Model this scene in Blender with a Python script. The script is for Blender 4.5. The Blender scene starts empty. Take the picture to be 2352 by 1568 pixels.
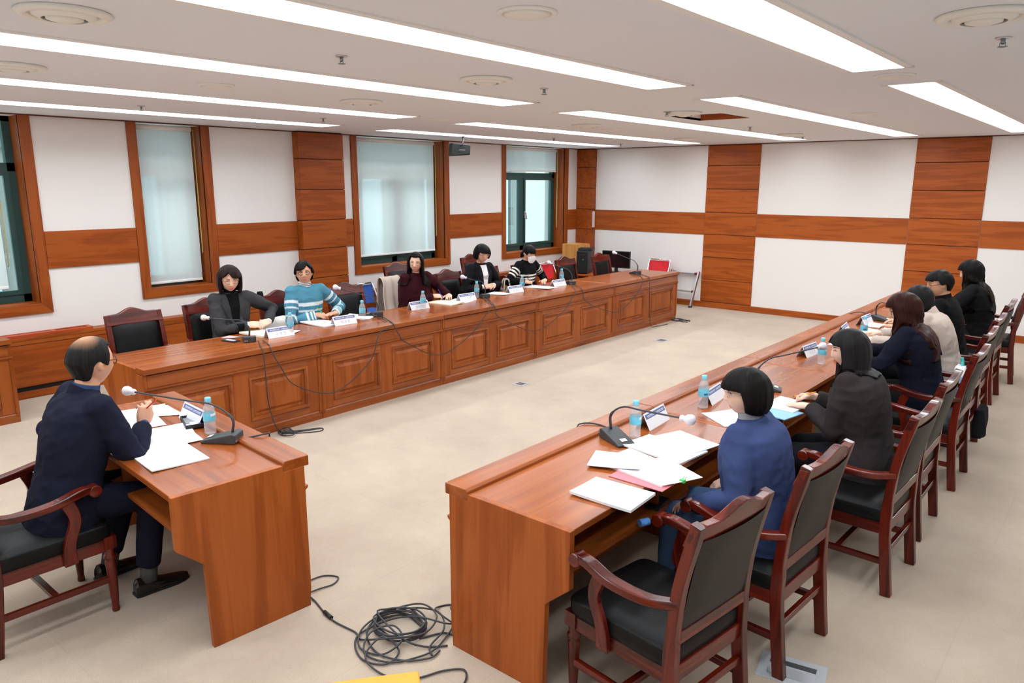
import bpy, bmesh, math, random
import numpy as np
from mathutils import Vector, Matrix, Euler
from mathutils.bvhtree import BVHTree
random.seed(7); np.random.seed(7)
SC = bpy.context.scene
COL = SC.collection
PI = math.pi

# ---------------------------------------------------------------- camera, world, exposure
CAM = Vector((8.4227, 0.0, 2.10898)); YAW, PITCH, ROLL, FPX = 0.70048, -0.20976, 0.0023, 1701.0
_fw = Vector((-math.sin(YAW)*math.cos(PITCH), math.cos(YAW)*math.cos(PITCH), math.sin(PITCH)))
_rt = Vector((math.cos(YAW), math.sin(YAW), 0)); _up = _rt.cross(_fw)
_r2 = _rt*math.cos(ROLL) + _up*math.sin(ROLL); _u2 = -_rt*math.sin(ROLL) + _up*math.cos(ROLL)
cd = bpy.data.cameras.new('camera'); co = bpy.data.objects.new('camera', cd); COL.objects.link(co)
cd.sensor_width = 36; cd.lens = FPX/2352*36; cd.clip_start = .05
co.matrix_world = Matrix(((_r2.x, _u2.x, -_fw.x, CAM.x), (_r2.y, _u2.y, -_fw.y, CAM.y), (_r2.z, _u2.z, -_fw.z, CAM.z), (0, 0, 0, 1)))
SC.camera = co
w = bpy.data.worlds.new('overcast_sky'); SC.world = w; w.use_nodes = True
bg = w.node_tree.nodes['Background']; bg.inputs[0].default_value = (0.95, 0.98, 1.0, 1); bg.inputs[1].default_value = 8.0
SC.view_settings.view_transform = 'Standard'; SC.view_settings.look = 'None'
SC.view_settings.exposure = 0.0; SC.view_settings.gamma = 1; SC.view_settings.use_curve_mapping = False
LIGHT = 12.9        # emission of the cove lamps
SC.cycles.adaptive_threshold = .06; SC.cycles.max_bounces = 7; SC.cycles.diffuse_bounces = 4; SC.cycles.glossy_bounces = 3; SC.cycles.transmission_bounces = 8; SC.cycles.transparent_max_bounces = 24
SC.cycles.caustics_reflective = False; SC.cycles.caustics_refractive = False; SC.cycles.sample_clamp_indirect = 4

H = 2.758; YB = 12.026; XR = 9.6; YN = -1.6     # ceiling, far wall, right wall, near wall

# ---------------------------------------------------------------- helpers
class MB:
    def __init__(s): s.v = []; s.f = []; s.sm = []
    def add(s, vs, fs, smooth=False):
        o = len(s.v); s.v.extend([tuple(p) for p in vs]); s.f.extend([tuple(i+o for i in f) for f in fs]); s.sm.extend([smooth]*len(fs)); return s
    def box(s, x0, x1, y0, y1, z0, z1):
        return s.add([(x0,y0,z0),(x1,y0,z0),(x1,y1,z0),(x0,y1,z0),(x0,y0,z1),(x1,y0,z1),(x1,y1,z1),(x0,y1,z1)],
              [(3,2,1,0),(4,5,6,7),(0,1,5,4),(1,2,6,5),(2,3,7,6),(3,0,4,7)])
    def prism(s, poly, a0, a1, axis):       # polygon in the two other axes (cyclic order), extruded along axis
        n = len(poly)
        def P(p, a): return {'x': (a, p[0], p[1]), 'y': (p[0], a, p[1]), 'z': (p[0], p[1], a)}[axis]
        vs = [P(p, a0) for p in poly] + [P(p, a1) for p in poly]
        fs = [tuple(range(n))[::-1], tuple(range(n, 2*n))] + [(i, (i+1) % n, n+(i+1) % n, n+i) for i in range(n)]
        return s.add(vs, fs)
    def rings(s, rings, caps=True, smooth=True, closed=True):
        n = len(rings[0]); vs = [p for r in rings for p in r]; fs = []
        m = n if closed else n-1
        for k in range(len(rings)-1):
            for i in range(m):
                j = (i+1) % n; fs.append((k*n+i, k*n+j, (k+1)*n+j, (k+1)*n+i))
        s.add(vs, fs, smooth)
        if caps and closed:
            o = len(s.v)-len(vs); s.f.append(tuple(o+i for i in range(n))[::-1]); s.f.append(tuple(o+(len(rings)-1)*n+i for i in range(n))); s.sm += [False]*2
        return s
    def lathe(s, prof, n=16, c=(0,0,0), smooth=True):    # prof: (radius, z)
        return s.rings([[(c[0]+r*math.cos(2*PI*i/n), c[1]+r*math.sin(2*PI*i/n), c[2]+z) for i in range(n)] for r, z in prof], smooth=smooth)
    def tube(s, pts, rad, n=8, caps=True, rx=None, up=None):
        pts = [Vector(p) for p in pts]; N = len(pts)
        rad = [rad]*N if not hasattr(rad, '__len__') else list(rad)
        rx = rad if rx is None else ([rx]*N if not hasattr(rx, '__len__') else list(rx))
        t0 = (pts[1]-pts[0]).normalized()
        nrm = Vector(up) if up is not None else (Vector((0,0,1)) if abs(t0.z) < .9 else Vector((0,1,0)))
        R = []
        for k, p in enumerate(pts):
            t = (pts[min(k+1, N-1)]-pts[max(k-1, 0)])
            if t.length < 1e-9: t = t0
            t.normalize(); nrm = (nrm - t*nrm.dot(t))
            if nrm.length < 1e-6: nrm = t.orthogonal()
            nrm.normalize(); b = t.cross(nrm)
            R.append([tuple(p + nrm*math.cos(2*PI*i/n)*rad[k] + b*math.sin(2*PI*i/n)*rx[k]) for i in range(n)])
        return s.rings(R, caps)
    def bar(s, pts, wdt, hgt, up=(0,0,1), caps=True, smooth=False):      # rectangular sweep
        pts = [Vector(p) for p in pts]; N = len(pts)
        wdt = [wdt]*N if not hasattr(wdt, '__len__') else wdt; hgt = [hgt]*N if not hasattr(hgt, '__len__') else hgt
        up = Vector(up); R = []
        for k, p in enumerate(pts):
            t = (pts[min(k+1, N-1)]-pts[max(k-1, 0)]).normalized(); u = (up-t*up.dot(t)).normalized(); b = t.cross(u)
            a, c = b*wdt[k]/2, u*hgt[k]/2
            R.append([tuple(q) for q in (p-a-c, p+a-c, p+a+c, p-a+c)])
        return s.rings(R, caps, smooth)
    def ball(s, c, r, n=12, m=8, rot=None):
        r = (r, r, r) if not hasattr(r, '__len__') else r; R = []
        for k in range(m+1):
            th = PI*(k+.02)/(m+.04) if 0 else PI*k/m
            ring = []
            for i in range(n):
                v = Vector((r[0]*math.sin(th)*math.cos(2*PI*i/n), r[1]*math.sin(th)*math.sin(2*PI*i/n), r[2]*math.cos(th)))
                if rot is not None: v = rot @ v
                ring.append((c[0]+v.x, c[1]+v.y, c[2]+v.z))
            R.append(ring)
        R = R[::-1]
        vs = [R[0][0]] + [p for r_ in R[1:-1] for p in r_] + [R[-1][0]]
        fs = []
        L = m-1
        for i in range(n): fs.append((0, 1+(i+1) % n, 1+i))
        for k in range(L-1):
            for i in range(n):
                j = (i+1) % n; fs.append((1+k*n+i, 1+k*n+j, 1+(k+1)*n+j, 1+(k+1)*n+i))
        e = len(vs)-1
        for i in range(n): fs.append((e, 1+(L-1)*n+i, 1+(L-1)*n+(i+1) % n))
        return s.add(vs, fs, True)
    def xform(s, M): s.v = [tuple(M @ Vector(p)) for p in s.v]; return s
    def mesh(s, name, bevel=0, seg=2, smooth=None, fix=False):
        me = bpy.data.meshes.new(name); me.from_pydata(s.v, [], s.f); me.update()
        if bevel or fix:
            bm = bmesh.new(); bm.from_mesh(me)
            if fix: bmesh.ops.recalc_face_normals(bm, faces=bm.faces)
            if bevel:
                ed = [e for e in bm.edges if len(e.link_faces) == 2 and e.calc_face_angle(0) > .6]
                bmesh.ops.bevel(bm, geom=ed, offset=bevel, segments=seg, profile=.5, affect='EDGES', clamp_overlap=True)
                for f in bm.faces: f.smooth = False
            bm.to_mesh(me); bm.free()
        elif smooth is None:
            me.polygons.foreach_set('use_smooth', s.sm)
        if smooth is not None: me.polygons.foreach_set('use_smooth', [smooth]*len(me.polygons))
        return me

def link(name, data, m=None, parent=None, loc=None, rotz=None):
    o = bpy.data.objects.new(name, data); COL.objects.link(o)
    if m is not None: data.materials.append(m) if not len(data.materials) else None
    if parent is not None: o.parent = parent
    if loc is not None: o.location = loc
    if rotz is not None: o.rotation_euler = (0, 0, rotz)
    return o
def part(name, mb, m, parent=None, bevel=0, seg=2, smooth=None, fix=False, label=None):
    o = link(name, mb.mesh(name, bevel, seg, smooth, fix), m, parent)
    if label: o['label'] = label
    return o
def tag(o, label, cat, group=None, kind=None):
    o['label'] = label; o['category'] = cat
    if group: o['group'] = group
    if kind: o['kind'] = kind
    return o
def thing(name, label, cat, loc=(0,0,0), rotz=0, group=None):
    o = bpy.data.objects.new(name, None); COL.objects.link(o); o.empty_display_size = .1
    o.location = loc; o.rotation_euler = (0, 0, rotz); return tag(o, label, cat, group)
def struct(name, mb, m, parent=None, **k):
    o = part(name, mb, m, parent, **k)
    if parent is None: o['kind'] = 'structure'
    return o
KIDS = {}
def kids(o): return [c for c in bpy.data.objects if c.parent == o]
def clone(root, label, loc, rotz, group=None):
    def rec(o, par):
        c = o.copy(); COL.objects.link(c)
        if par is not None: c.parent = par
        for ch in TREE.get(o.name) or kids(o): rec(ch, c)
        return c
    TREE = {}
    for o in bpy.data.objects:
        if o.parent: TREE.setdefault(o.parent.name, []).append(o)
    r = rec(root, None); r.location = loc; r.rotation_euler = (0, 0, rotz); r['label'] = label
    if group: r['group'] = group
    return r

# ---------------------------------------------------------------- materials
def srgb(r, g, b):
    f = lambda c: (c/255/12.92) if c/255 <= .04045 else ((c/255+.055)/1.055)**2.4
    return (f(r), f(g), f(b), 1)
def mat(name, col, rough=.5, metal=0, bump=0, bscale=60, var=0, vscale=8, spec=.5, coat=0, trans=0, ior=1.45, sheen=0, emit=0, alpha=1, stretch=None):
    m = bpy.data.materials.new(name); m.use_nodes = True; nt = m.node_tree; N = nt.nodes; L = nt.links
    b = N['Principled BSDF']; I = b.inputs
    I['Base Color'].default_value = col; I['Roughness'].default_value = rough; I['Metallic'].default_value = metal
    I['Specular IOR Level'].default_value = spec; I['Coat Weight'].default_value = coat; I['Transmission Weight'].default_value = trans; I['IOR'].default_value = ior
    I['Sheen Weight'].default_value = sheen; I['Alpha'].default_value = alpha
    if emit: I['Emission Color'].default_value = col; I['Emission Strength'].default_value = emit
    if var or bump:
        tc = N.new('ShaderNodeTexCoord'); mp = N.new('ShaderNodeMapping'); L.new(tc.outputs['Object'], mp.inputs[0])
        if stretch: mp.inputs['Scale'].default_value = stretch
    if var:
        n = N.new('ShaderNodeTexNoise'); n.inputs['Scale'].default_value = vscale; n.inputs['Detail'].default_value = 6; L.new(mp.outputs[0], n.inputs['Vector'])
        r = N.new('ShaderNodeValToRGB'); r.color_ramp.elements[0].position = .3; r.color_ramp.elements[1].position = .7
        r.color_ramp.elements[0].color = tuple(c*(1-var) for c in col[:3]) + (1,); r.color_ramp.elements[1].color = tuple(min(1, c*(1+var*.6)) for c in col[:3]) + (1,)
        L.new(n.outputs['Fac'], r.inputs[0]); L.new(r.outputs[0], I['Base Color'])
    if bump:
        n = N.new('ShaderNodeTexNoise'); n.inputs['Scale'].default_value = bscale; n.inputs['Detail'].default_value = 4; L.new(mp.outputs[0], n.inputs['Vector'])
        bp = N.new('ShaderNodeBump'); bp.inputs['Strength'].default_value = bump; bp.inputs['Distance'].default_value = .01; L.new(n.outputs['Fac'], bp.inputs['Height']); L.new(bp.outputs[0], I['Normal'])
    return m
def wood(name, dark, mid, light, axis='z', scale=1.0, rough=.32, coat=.2, ring=.35):
    m = bpy.data.materials.new(name); m.use_nodes = True; nt = m.node_tree; N = nt.nodes; L = nt.links; b = N['Principled BSDF']; I = b.inputs
    I['Roughness'].default_value = rough; I['Specular IOR Level'].default_value = .45 if rough < .28 else .22; I['Coat Weight'].default_value = coat; I['Coat Roughness'].default_value = .15
    tc = N.new('ShaderNodeTexCoord'); oi = N.new('ShaderNodeObjectInfo'); mu = N.new('ShaderNodeVectorMath'); mu.operation = 'MULTIPLY_ADD'
    cb = N.new('ShaderNodeCombineXYZ')
    for k, q in enumerate((7.3, 3.1, 5.7)):
        mm = N.new('ShaderNodeMath'); mm.operation = 'MULTIPLY'; mm.inputs[1].default_value = q; L.new(oi.outputs['Random'], mm.inputs[0]); L.new(mm.outputs[0], cb.inputs[k])
    mu.inputs[1].default_value = (1, 1, 1); L.new(tc.outputs['Object'], mu.inputs[0]); L.new(cb.outputs[0], mu.inputs[2])
    mp = N.new('ShaderNodeMapping'); sc = [7*scale]*3; sc['xyz'.index(axis)] = .55*scale; mp.inputs['Scale'].default_value = sc; L.new(mu.outputs[0], mp.inputs[0])
    n1 = N.new('ShaderNodeTexNoise'); n1.inputs['Scale'].default_value = 1.3; n1.inputs['Detail'].default_value = 5; n1.inputs['Distortion'].default_value = .9; L.new(mp.outputs[0], n1.inputs['Vector'])
    mp2 = N.new('ShaderNodeMapping'); sc = [60*scale]*3; sc['xyz'.index(axis)] = 1.6*scale; mp2.inputs['Scale'].default_value = sc; L.new(mu.outputs[0], mp2.inputs[0])
    n2 = N.new('ShaderNodeTexNoise'); n2.inputs['Scale'].default_value = 1.; n2.inputs['Detail'].default_value = 3; L.new(mp2.outputs[0], n2.inputs['Vector'])
    wv = N.new('ShaderNodeMath'); wv.operation = 'MULTIPLY'; wv.inputs[1].default_value = 26; L.new(n1.outputs['Fac'], wv.inputs[0])
    sn = N.new('ShaderNodeMath'); sn.operation = 'SINE'; L.new(wv.outputs[0], sn.inputs[0])
    s2 = N.new('ShaderNodeMath'); s2.operation = 'MULTIPLY_ADD'; s2.inputs[1].default_value = .5*ring; s2.inputs[2].default_value = 0; L.new(sn.outputs[0], s2.inputs[0])
    a1 = N.new('ShaderNodeMath'); a1.operation = 'MULTIPLY_ADD'; a1.inputs[1].default_value = .16; L.new(n2.outputs['Fac'], a1.inputs[0]); L.new(s2.outputs[0], a1.inputs[2])
    a2 = N.new('ShaderNodeMath'); a2.operation = 'MULTIPLY_ADD'; a2.inputs[1].default_value = .70; L.new(n1.outputs['Fac'], a2.inputs[0]); L.new(a1.outputs[0], a2.inputs[2])
    r = N.new('ShaderNodeValToRGB'); e = r.color_ramp.elements; e[0].position = .24; e[0].color = dark; e[1].position = .66; e[1].color = light
    k = e.new(.43); k.color = mid; L.new(a2.outputs[0], r.inputs[0]); L.new(r.outputs[0], I['Base Color'])
    return m
M = {}
# wall panelling: smooth orange-brown veneer with level grain; desks: redder walnut veneer; chairs: mahogany lacquer
M['panel_y'] = wood('wall_veneer_y', srgb(126,56,16), srgb(150,72,23), srgb(164,85,30), 'y', 1.4, .42, .05, .1)
M['panel_x'] = wood('wall_veneer_x', srgb(134,62,18), srgb(160,78,26), srgb(174,92,34), 'x', 1.4, .42, .05, .1)
M['panel_z'] = wood('wall_veneer_z', srgb(122,54,17), srgb(144,69,24), srgb(158,82,31), 'z', 1.4, .42, .05, .1)
DK = (srgb(106,48,14), srgb(146,74,28), srgb(170,94,42))
M['desk_x'] = wood('desk_veneer_x', *DK, 'x', 1, .24, .0, .0)
M['desk_z'] = wood('desk_veneer_z', srgb(126,60,20), srgb(152,78,31), srgb(172,95,44), 'z', 1, .32, .0, .08)
M['desk_y'] = wood('desk_veneer_y', *DK, 'y', 1, .24, .0, .0)
M['mahog'] = wood('mahogany_lacquer', srgb(56,11,6), srgb(82,19,9), srgb(108,30,13), 'z', 1.2, .24, .08, .2)
M['mahog_x'] = wood('mahogany_lacquer_x', srgb(56,11,6), srgb(82,19,9), srgb(108,30,13), 'x', 1.2, .24, .08, .2)
M['mahog_y'] = wood('mahogany_lacquer_y', srgb(56,11,6), srgb(82,19,9), srgb(108,30,13), 'y', 1.2, .24, .08, .2)
M['leather'] = mat('black_leather', srgb(12,12,13), .42, bump=.12, bscale=180, spec=.22)
M['leather_back'] = mat('worn_back_vinyl', srgb(42,38,34), .5, bump=.15, bscale=150, var=.12, vscale=5, spec=.3)
M['white_wall'] = mat('white_wallcovering', srgb(236,231,228), .85, bump=.05, bscale=220)
M['ceil'] = mat('ceiling_paint', srgb(234,239,246), .9, bump=.03, bscale=25)
M['white'] = mat('white_paint', srgb(240,240,238), .6)
M['cream'] = mat('cream_plastic', srgb(238,238,232), .5)
M['paper'] = mat('white_paper', srgb(234,234,238), .8)
M['dark'] = mat('dark_plastic', srgb(28,28,30), .45)
M['black'] = mat('black_void', srgb(12,12,12), .8)
M['grey'] = mat('grey_metal', srgb(150,154,158), .35, .8)
M['alu'] = mat('brushed_aluminium', srgb(200,202,206), .3, .9)
M['chrome'] = mat('chrome', srgb(225,225,228), .12, 1)
M['teal'] = mat('dark_green_window_frame', srgb(42,74,72), .45)
M['lamp'] = mat('cove_lamp', (.88, .95, 1, 1), .5, emit=LIGHT)
M['trim'] = mat('dark_red_trim', srgb(92,44,30), .5)
M['gold'] = mat('blind_cord', srgb(176,158,96), .5)
# carpet: low pile, sandy beige, faint seams and traffic stains
def carpet():
    m = mat('beige_carpet', srgb(203,180,154), .95, bump=.5, bscale=420, sheen=.15)
    nt = m.node_tree; N = nt.nodes; L = nt.links; b = N['Principled BSDF']
    tc = N.new('ShaderNodeTexCoord')
    n = N.new('ShaderNodeTexNoise'); n.inputs['Scale'].default_value = 1.1; n.inputs['Detail'].default_value = 7; n.inputs['Roughness'].default_value = .7; L.new(tc.outputs['Object'], n.inputs['Vector'])
    f = N.new('ShaderNodeTexNoise'); f.inputs['Scale'].default_value = 260; f.inputs['Detail'].default_value = 2; L.new(tc.outputs['Object'], f.inputs['Vector'])
    r = N.new('ShaderNodeValToRGB'); r.color_ramp.elements[0].position = .28; r.color_ramp.elements[0].color = srgb(180,160,140); r.color_ramp.elements[1].position = .62; r.color_ramp.elements[1].color = srgb(202,183,162)
    L.new(n.outputs['Fac'], r.inputs[0])
    br = N.new('ShaderNodeTexBrick'); br.inputs['Scale'].default_value = 1; br.inputs['Brick Width'].default_value = 1.0; br.inputs['Row Height'].default_value = 1.0; br.inputs['Mortar Size'].default_value = .004
    br.inputs['Color1'].default_value = br.inputs['Color2'].default_value = (1,1,1,1); br.inputs['Mortar'].default_value = (.95,.945,.94,1); br.offset = .5; L.new(tc.outputs['Object'], br.inputs['Vector'])
    mx = N.new('ShaderNodeMix'); mx.data_type = 'RGBA'; mx.blend_type = 'MULTIPLY'; mx.inputs[0].default_value = 1; L.new(r.outputs[0], mx.inputs[6]); L.new(br.outputs['Color'], mx.inputs[7])
    rf = N.new('ShaderNodeValToRGB'); rf.color_ramp.elements[0].position = .3; rf.color_ramp.elements[0].color = (.82,.82,.82,1); rf.color_ramp.elements[1].position = .65; L.new(f.outputs['Fac'], rf.inputs[0])
    m2 = N.new('ShaderNodeMix'); m2.data_type = 'RGBA'; m2.blend_type = 'MULTIPLY'; m2.inputs[0].default_value = 1; L.new(mx.outputs[2], m2.inputs[6]); L.new(rf.outputs[0], m2.inputs[7])
    L.new(m2.outputs[2], b.inputs['Base Color']); return m
M['carpet'] = carpet()
def blind_mat():
    m = bpy.data.materials.new('roller_blind_fabric'); m.use_nodes = True; nt = m.node_tree; N = nt.nodes; L = nt.links
    b = N['Principled BSDF']; b.inputs['Base Color'].default_value = srgb(232,234,234); b.inputs['Roughness'].default_value = .9
    t = N.new('ShaderNodeBsdfTranslucent'); t.inputs[0].default_value = (.85,.845,.83,1)
    tr = N.new('ShaderNodeBsdfTransparent')
    mx = N.new('ShaderNodeMixShader'); mx.inputs[0].default_value = .45; L.new(b.outputs[0], mx.inputs[1]); L.new(t.outputs[0], mx.inputs[2])
    m2 = N.new('ShaderNodeMixShader'); m2.inputs[0].default_value = .10; L.new(mx.outputs[0], m2.inputs[1]); L.new(tr.outputs[0], m2.inputs[2])
    L.new(m2.outputs[0], N['Material Output'].inputs[0]); return m
M['blind'] = blind_mat()
def glass(name, tint, rough=0):
    m = bpy.data.materials.new(name); m.use_nodes = True; nt = m.node_tree; N = nt.nodes; L = nt.links
    for n in list(N):
        if n.type == 'BSDF_PRINCIPLED': N.remove(n)
    tr = N.new('ShaderNodeBsdfTransparent'); tr.inputs[0].default_value = tint; g = N.new('ShaderNodeBsdfGlossy'); g.inputs['Roughness'].default_value = .03
    lw = N.new('ShaderNodeLayerWeight'); lw.inputs[0].default_value = .5; pw = N.new('ShaderNodeMath'); pw.operation = 'POWER'; pw.inputs[1].default_value = 3.5; L.new(lw.outputs['Facing'], pw.inputs[0])
    ml = N.new('ShaderNodeMath'); ml.operation = 'MULTIPLY_ADD'; ml.inputs[1].default_value = .8; ml.inputs[2].default_value = .04; L.new(pw.outputs[0], ml.inputs[0])
    mx = N.new('ShaderNodeMixShader'); L.new(ml.outputs[0], mx.inputs[0]); L.new(tr.outputs[0], mx.inputs[1]); L.new(g.outputs[0], mx.inputs[2])
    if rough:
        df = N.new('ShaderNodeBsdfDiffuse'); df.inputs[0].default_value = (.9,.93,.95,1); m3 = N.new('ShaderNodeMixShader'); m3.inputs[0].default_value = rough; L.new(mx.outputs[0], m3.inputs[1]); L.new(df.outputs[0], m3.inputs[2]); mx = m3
    L.new(mx.outputs[0], N['Material Output'].inputs[0]); return m
M['pane'] = glass('window_glass', (.90,.97,.96,1))
M['lens'] = glass('spectacle_glass', (.95,.95,.95,1))
M['pet'] = glass('clear_bottle_plastic', (.985,.99,.995,1), .22)  # white diffuse share imitates the glimmer and highlights on the bottles

# ---------------------------------------------------------------- the room
def holes_strip(mb, axis_cells, fn): pass
mb = MB(); mb.add([(0-.6,YN,0),(XR,YN,0),(XR,YB,0),(-.6,YB,0)], [(0,1,2,3)]); mb.box(-.6,XR,YN,YB,-.15,-.001)
floor = struct('floor', mb, M['carpet'])
# lights: (x0, x1, near end, far end)
LX = dict(F=(8.32,8.62), A=(6.99,7.29), B=(5.65,5.97), C=(4.13,4.50), D=(2.46,2.83), E=(.95,1.32))  # F: unseen column, added to brighten the right side of the room
ROW1 = dict(F=4.78, A=4.78, B=4.74, C=4.95, D=5.20, E=5.42); ROW2 = dict(F=5.53, A=5.53, B=5.52, C=5.72, D=6.05, E=6.19)
HATCH = (4.74, 5.25, 6.8, 7.42)
strips = []                                   # (x0, x1, [(hole y0, y1)...])
xs = sorted([(LX[k][0], LX[k][1], [(-1.0, ROW1[k]), (ROW2[k], 11.35)]) for k in LX] + [(HATCH[0], HATCH[1], [(HATCH[2], HATCH[3])])])
mb = MB(); x = -.6
def cq(x0, x1, y0, y1): mb.box(x0, x1, y0, y1, H, H+.02)
for x0, x1, hs in xs:
    cq(x, x0, YN, YB); y = YN
    for h0, h1 in hs: cq(x0, x1, y, h0); y = h1
    cq(x0, x1, y, YB); x = x1
cq(x, XR, YN, YB)
mb.box(-.6, XR, YN, YB, H+.3, H+.35)
ceiling = struct('ceiling', mb, M['ceil'])
CN = dict(F='added out-of-frame', A='first', B='second', C='third', D='fourth', E='fifth')
for k in LX:
    x0, x1 = LX[k]
    for row, (y0, y1) in enumerate(((-1.0, ROW1[k]), (ROW2[k], 11.35))):
        t = thing('ceiling_light', f"{CN[k]} recessed light trough, counting the visible ones from the right, in the {'near' if row == 0 else 'far'} row", 'light', (0,0,H), 0, 'recessed light troughs')
        a = MB(); d = .10; e = .012
        a.box(x0-.03, x0+e, y0, y1, -.008, d); a.box(x1-e, x1+.03, y0, y1, -.008, d); a.box(x0-.03, x1+.03, y0-.03, y0+e, -.008, d); a.box(x0-.03, x1+.03, y1-e, y1+.03, -.008, d)
        part('housing', a, M['white'], t)
        n = max(2, round((y1-y0)/1.25)); L_ = (y1-y0)/n
        b = MB(); b.box(x0+e, x1-e, y0+e, y1-e, d-.004, d+.01); part('reflector', b, M['white'], t)
        for i in range(n):          # frosted lamp panels in a line along the trough
            c = MB(); c.add([(x0+e+.02, y0+.02+i*L_, d-.012), (x1-e-.02, y0+.02+i*L_, d-.012), (x1-e-.02, y0+(i+1)*L_-.02, d-.012), (x0+e+.02, y0+(i+1)*L_-.02, d-.012)], [(3,2,1,0)]); part('lamp_panel', c, M['lamp'], t)
# hatch recess
t = thing('ceiling_hatch', 'open square hatch in the ceiling with a brown reflection painted inside', 'hatch', (0,0,H))
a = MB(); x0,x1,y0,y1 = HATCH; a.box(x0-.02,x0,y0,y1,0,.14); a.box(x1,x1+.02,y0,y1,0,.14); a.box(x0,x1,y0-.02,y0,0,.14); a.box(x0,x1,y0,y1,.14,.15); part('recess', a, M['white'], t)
a = MB(); a.box(x0,x1,y1-.01,y1+.015,0,.14); part('brown_reflection', a, M['panel_x'], t)  # brown panel stands in for wood colour reflected in the white recess

# ---- window wall (x = 0)
WIN = [(.88,2.693,.815), (3.598,4.525,.84), (6.548,8.438,.846), (9.705,11.607,.825)]   # outer casing: near, far, bottom
CW = .10; DEEP = .34
mb = MB(); y = YN
for y0, y1, zb in WIN:
    mb.box(-.40, 0, y, y0+.02, 0, H); mb.box(-.40, 0, y0+.02, y1-.02, 0, zb+.02); mb.box(-.40, 0, y0+.02, y1-.02, H-.01, H); y = y1-.02
mb.box(-.40, 0, y, YB, 0, H)
wall_left = struct('wall_left', mb, M['white_wall'])
ZBT, ZBB = 1.63, 1.258
SEG = [(YN, WIN[0][0]), (WIN[0][1], WIN[1][0]), (WIN[1][1], 5.64), (6.335, WIN[2][0]), (WIN[2][1], WIN[3][0]), (WIN[3][1], 11.90)]
for y0, y1 in SEG:
    a = MB(); a.box(0, .016, y0+.004, y1-.004, ZBB, ZBT); part('wood_band', a, M['panel_y'], wall_left, bevel=.002)
PZ = [.105, .49, .878, 1.265, 1.638, 2.03, 2.415, H-.012]
def pilaster(y0, y1, dep, zs):
    a = MB(); a.box(0, dep-.012, y0+.012, y1-.012, 0, H); p = part('pilaster', a, M['black'], wall_left)
    for z0, z1 in zip(zs[:-1], zs[1:]):
        b = MB(); b.box(0, dep, y0, y1, z0+.004, z1-.004); part('panel', b, M['panel_y'], p, bevel=.003)
pilaster(5.64, 6.335, .13, [.0]+PZ)
pilaster(11.90, YB, .37, [.0]+PZ)
for i, (y0, y1, zb) in enumerate(WIN):
    g = thing(f'window_{i+1}', 'window', 'window'); del g['label']; del g['category']; g['kind'] = 'structure'
    a = MB(); a.prism([(y0,zb),(y0,H-.005),(y0+CW,H-.005),(y0+CW,zb+CW)], -.02, .022, 'x'); part('casing', a, M['panel_z'], g, bevel=.003, fix=True)
    a = MB(); a.prism([(y1,zb),(y1-CW,zb+CW),(y1-CW,H-.005),(y1,H-.005)], -.02, .022, 'x'); part('casing', a, M['panel_z'], g, bevel=.003, fix=True)
    a = MB(); a.prism([(y0,zb),(y0+CW,zb+CW),(y1-CW,zb+CW),(y1,zb)], -.02, .022, 'x'); part('casing', a, M['panel_y'], g, bevel=.003, fix=True)
    i0, i1, ib = y0+CW, y1-CW, zb+CW
    a = MB(); a.box(-DEEP, -.001, i0-.03, i0, ib, H); part('jamb', a, M['panel_z'], g); a = MB(); a.box(-DEEP, -.001, i1, i1+.03, ib, H); part('jamb', a, M['panel_z'], g)
    a = MB(); a.box(-DEEP, -.001, i0, i1, ib-.03, ib); part('window_sill', a, M['panel_y'], g)
    # green aluminium frame
    fx0, fx1 = -DEEP+.02, -DEEP+.10; fw_ = .07; zt = 2.22
    fr = MB(); fr.box(fx0,fx1,i0,i0+fw_,ib,H); fr.box(fx0,fx1,i1-fw_,i1,ib,H); fr.box(fx0,fx1,i0,i1,ib,ib+fw_+.01); fr.box(fx0,fx1,i0,i1,H-.06,H); fr.box(fx0,fx1,i0,i1,zt,zt+.08)
    wide = (y1-y0) > 1.2; mid = (i0+i1)/2 - (.12 if i == 3 else 0)
    if wide: fr.box(fx0,fx1,mid-.05,mid+.05,ib,zt)
    part('window_frame', fr, M['teal'], g)
    cells = ([(i0+fw_, mid-.05), (mid+.05, i1-fw_)] if wide else [(i0+fw_, i1-fw_)])
    for c0, c1 in cells:
        s = MB(); s.box(fx1-.02,fx1+.015,c0-.005,c0+.045,ib+fw_+.01,zt); s.box(fx1-.02,fx1+.015,c1-.045,c1+.005,ib+fw_+.01,zt); s.box(fx1-.02,fx1+.015,c0+.045,c1-.045,ib+fw_+.01,ib+fw_+.055); s.box(fx1-.02,fx1+.015,c0+.045,c1-.045,zt-.045,zt); so = part('sash', s, M['teal'], g)
        p_ = MB(); p_.box(fx0+.03,fx0+.036,c0+.03,c1-.03,ib+fw_+.03,zt-.02); part('pane', p_, M['pane'], g)
    p_ = MB(); p_.box(fx0+.03,fx0+.036,i0+.03,i1-.03,zt+.06,H-.04); part('pane', p_, M['pane'], g)
    if i == 3:
        h = MB(); h.box(fx1+.012,fx1+.02,mid+.055,mid+.085,1.50,1.62); h.tube([(fx1+.02,mid+.07,1.59),(fx1+.05,mid+.07,1.59),(fx1+.055,mid+.075,1.48)], .011, 8); part('window_handle', h, M['alu'], g)
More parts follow.
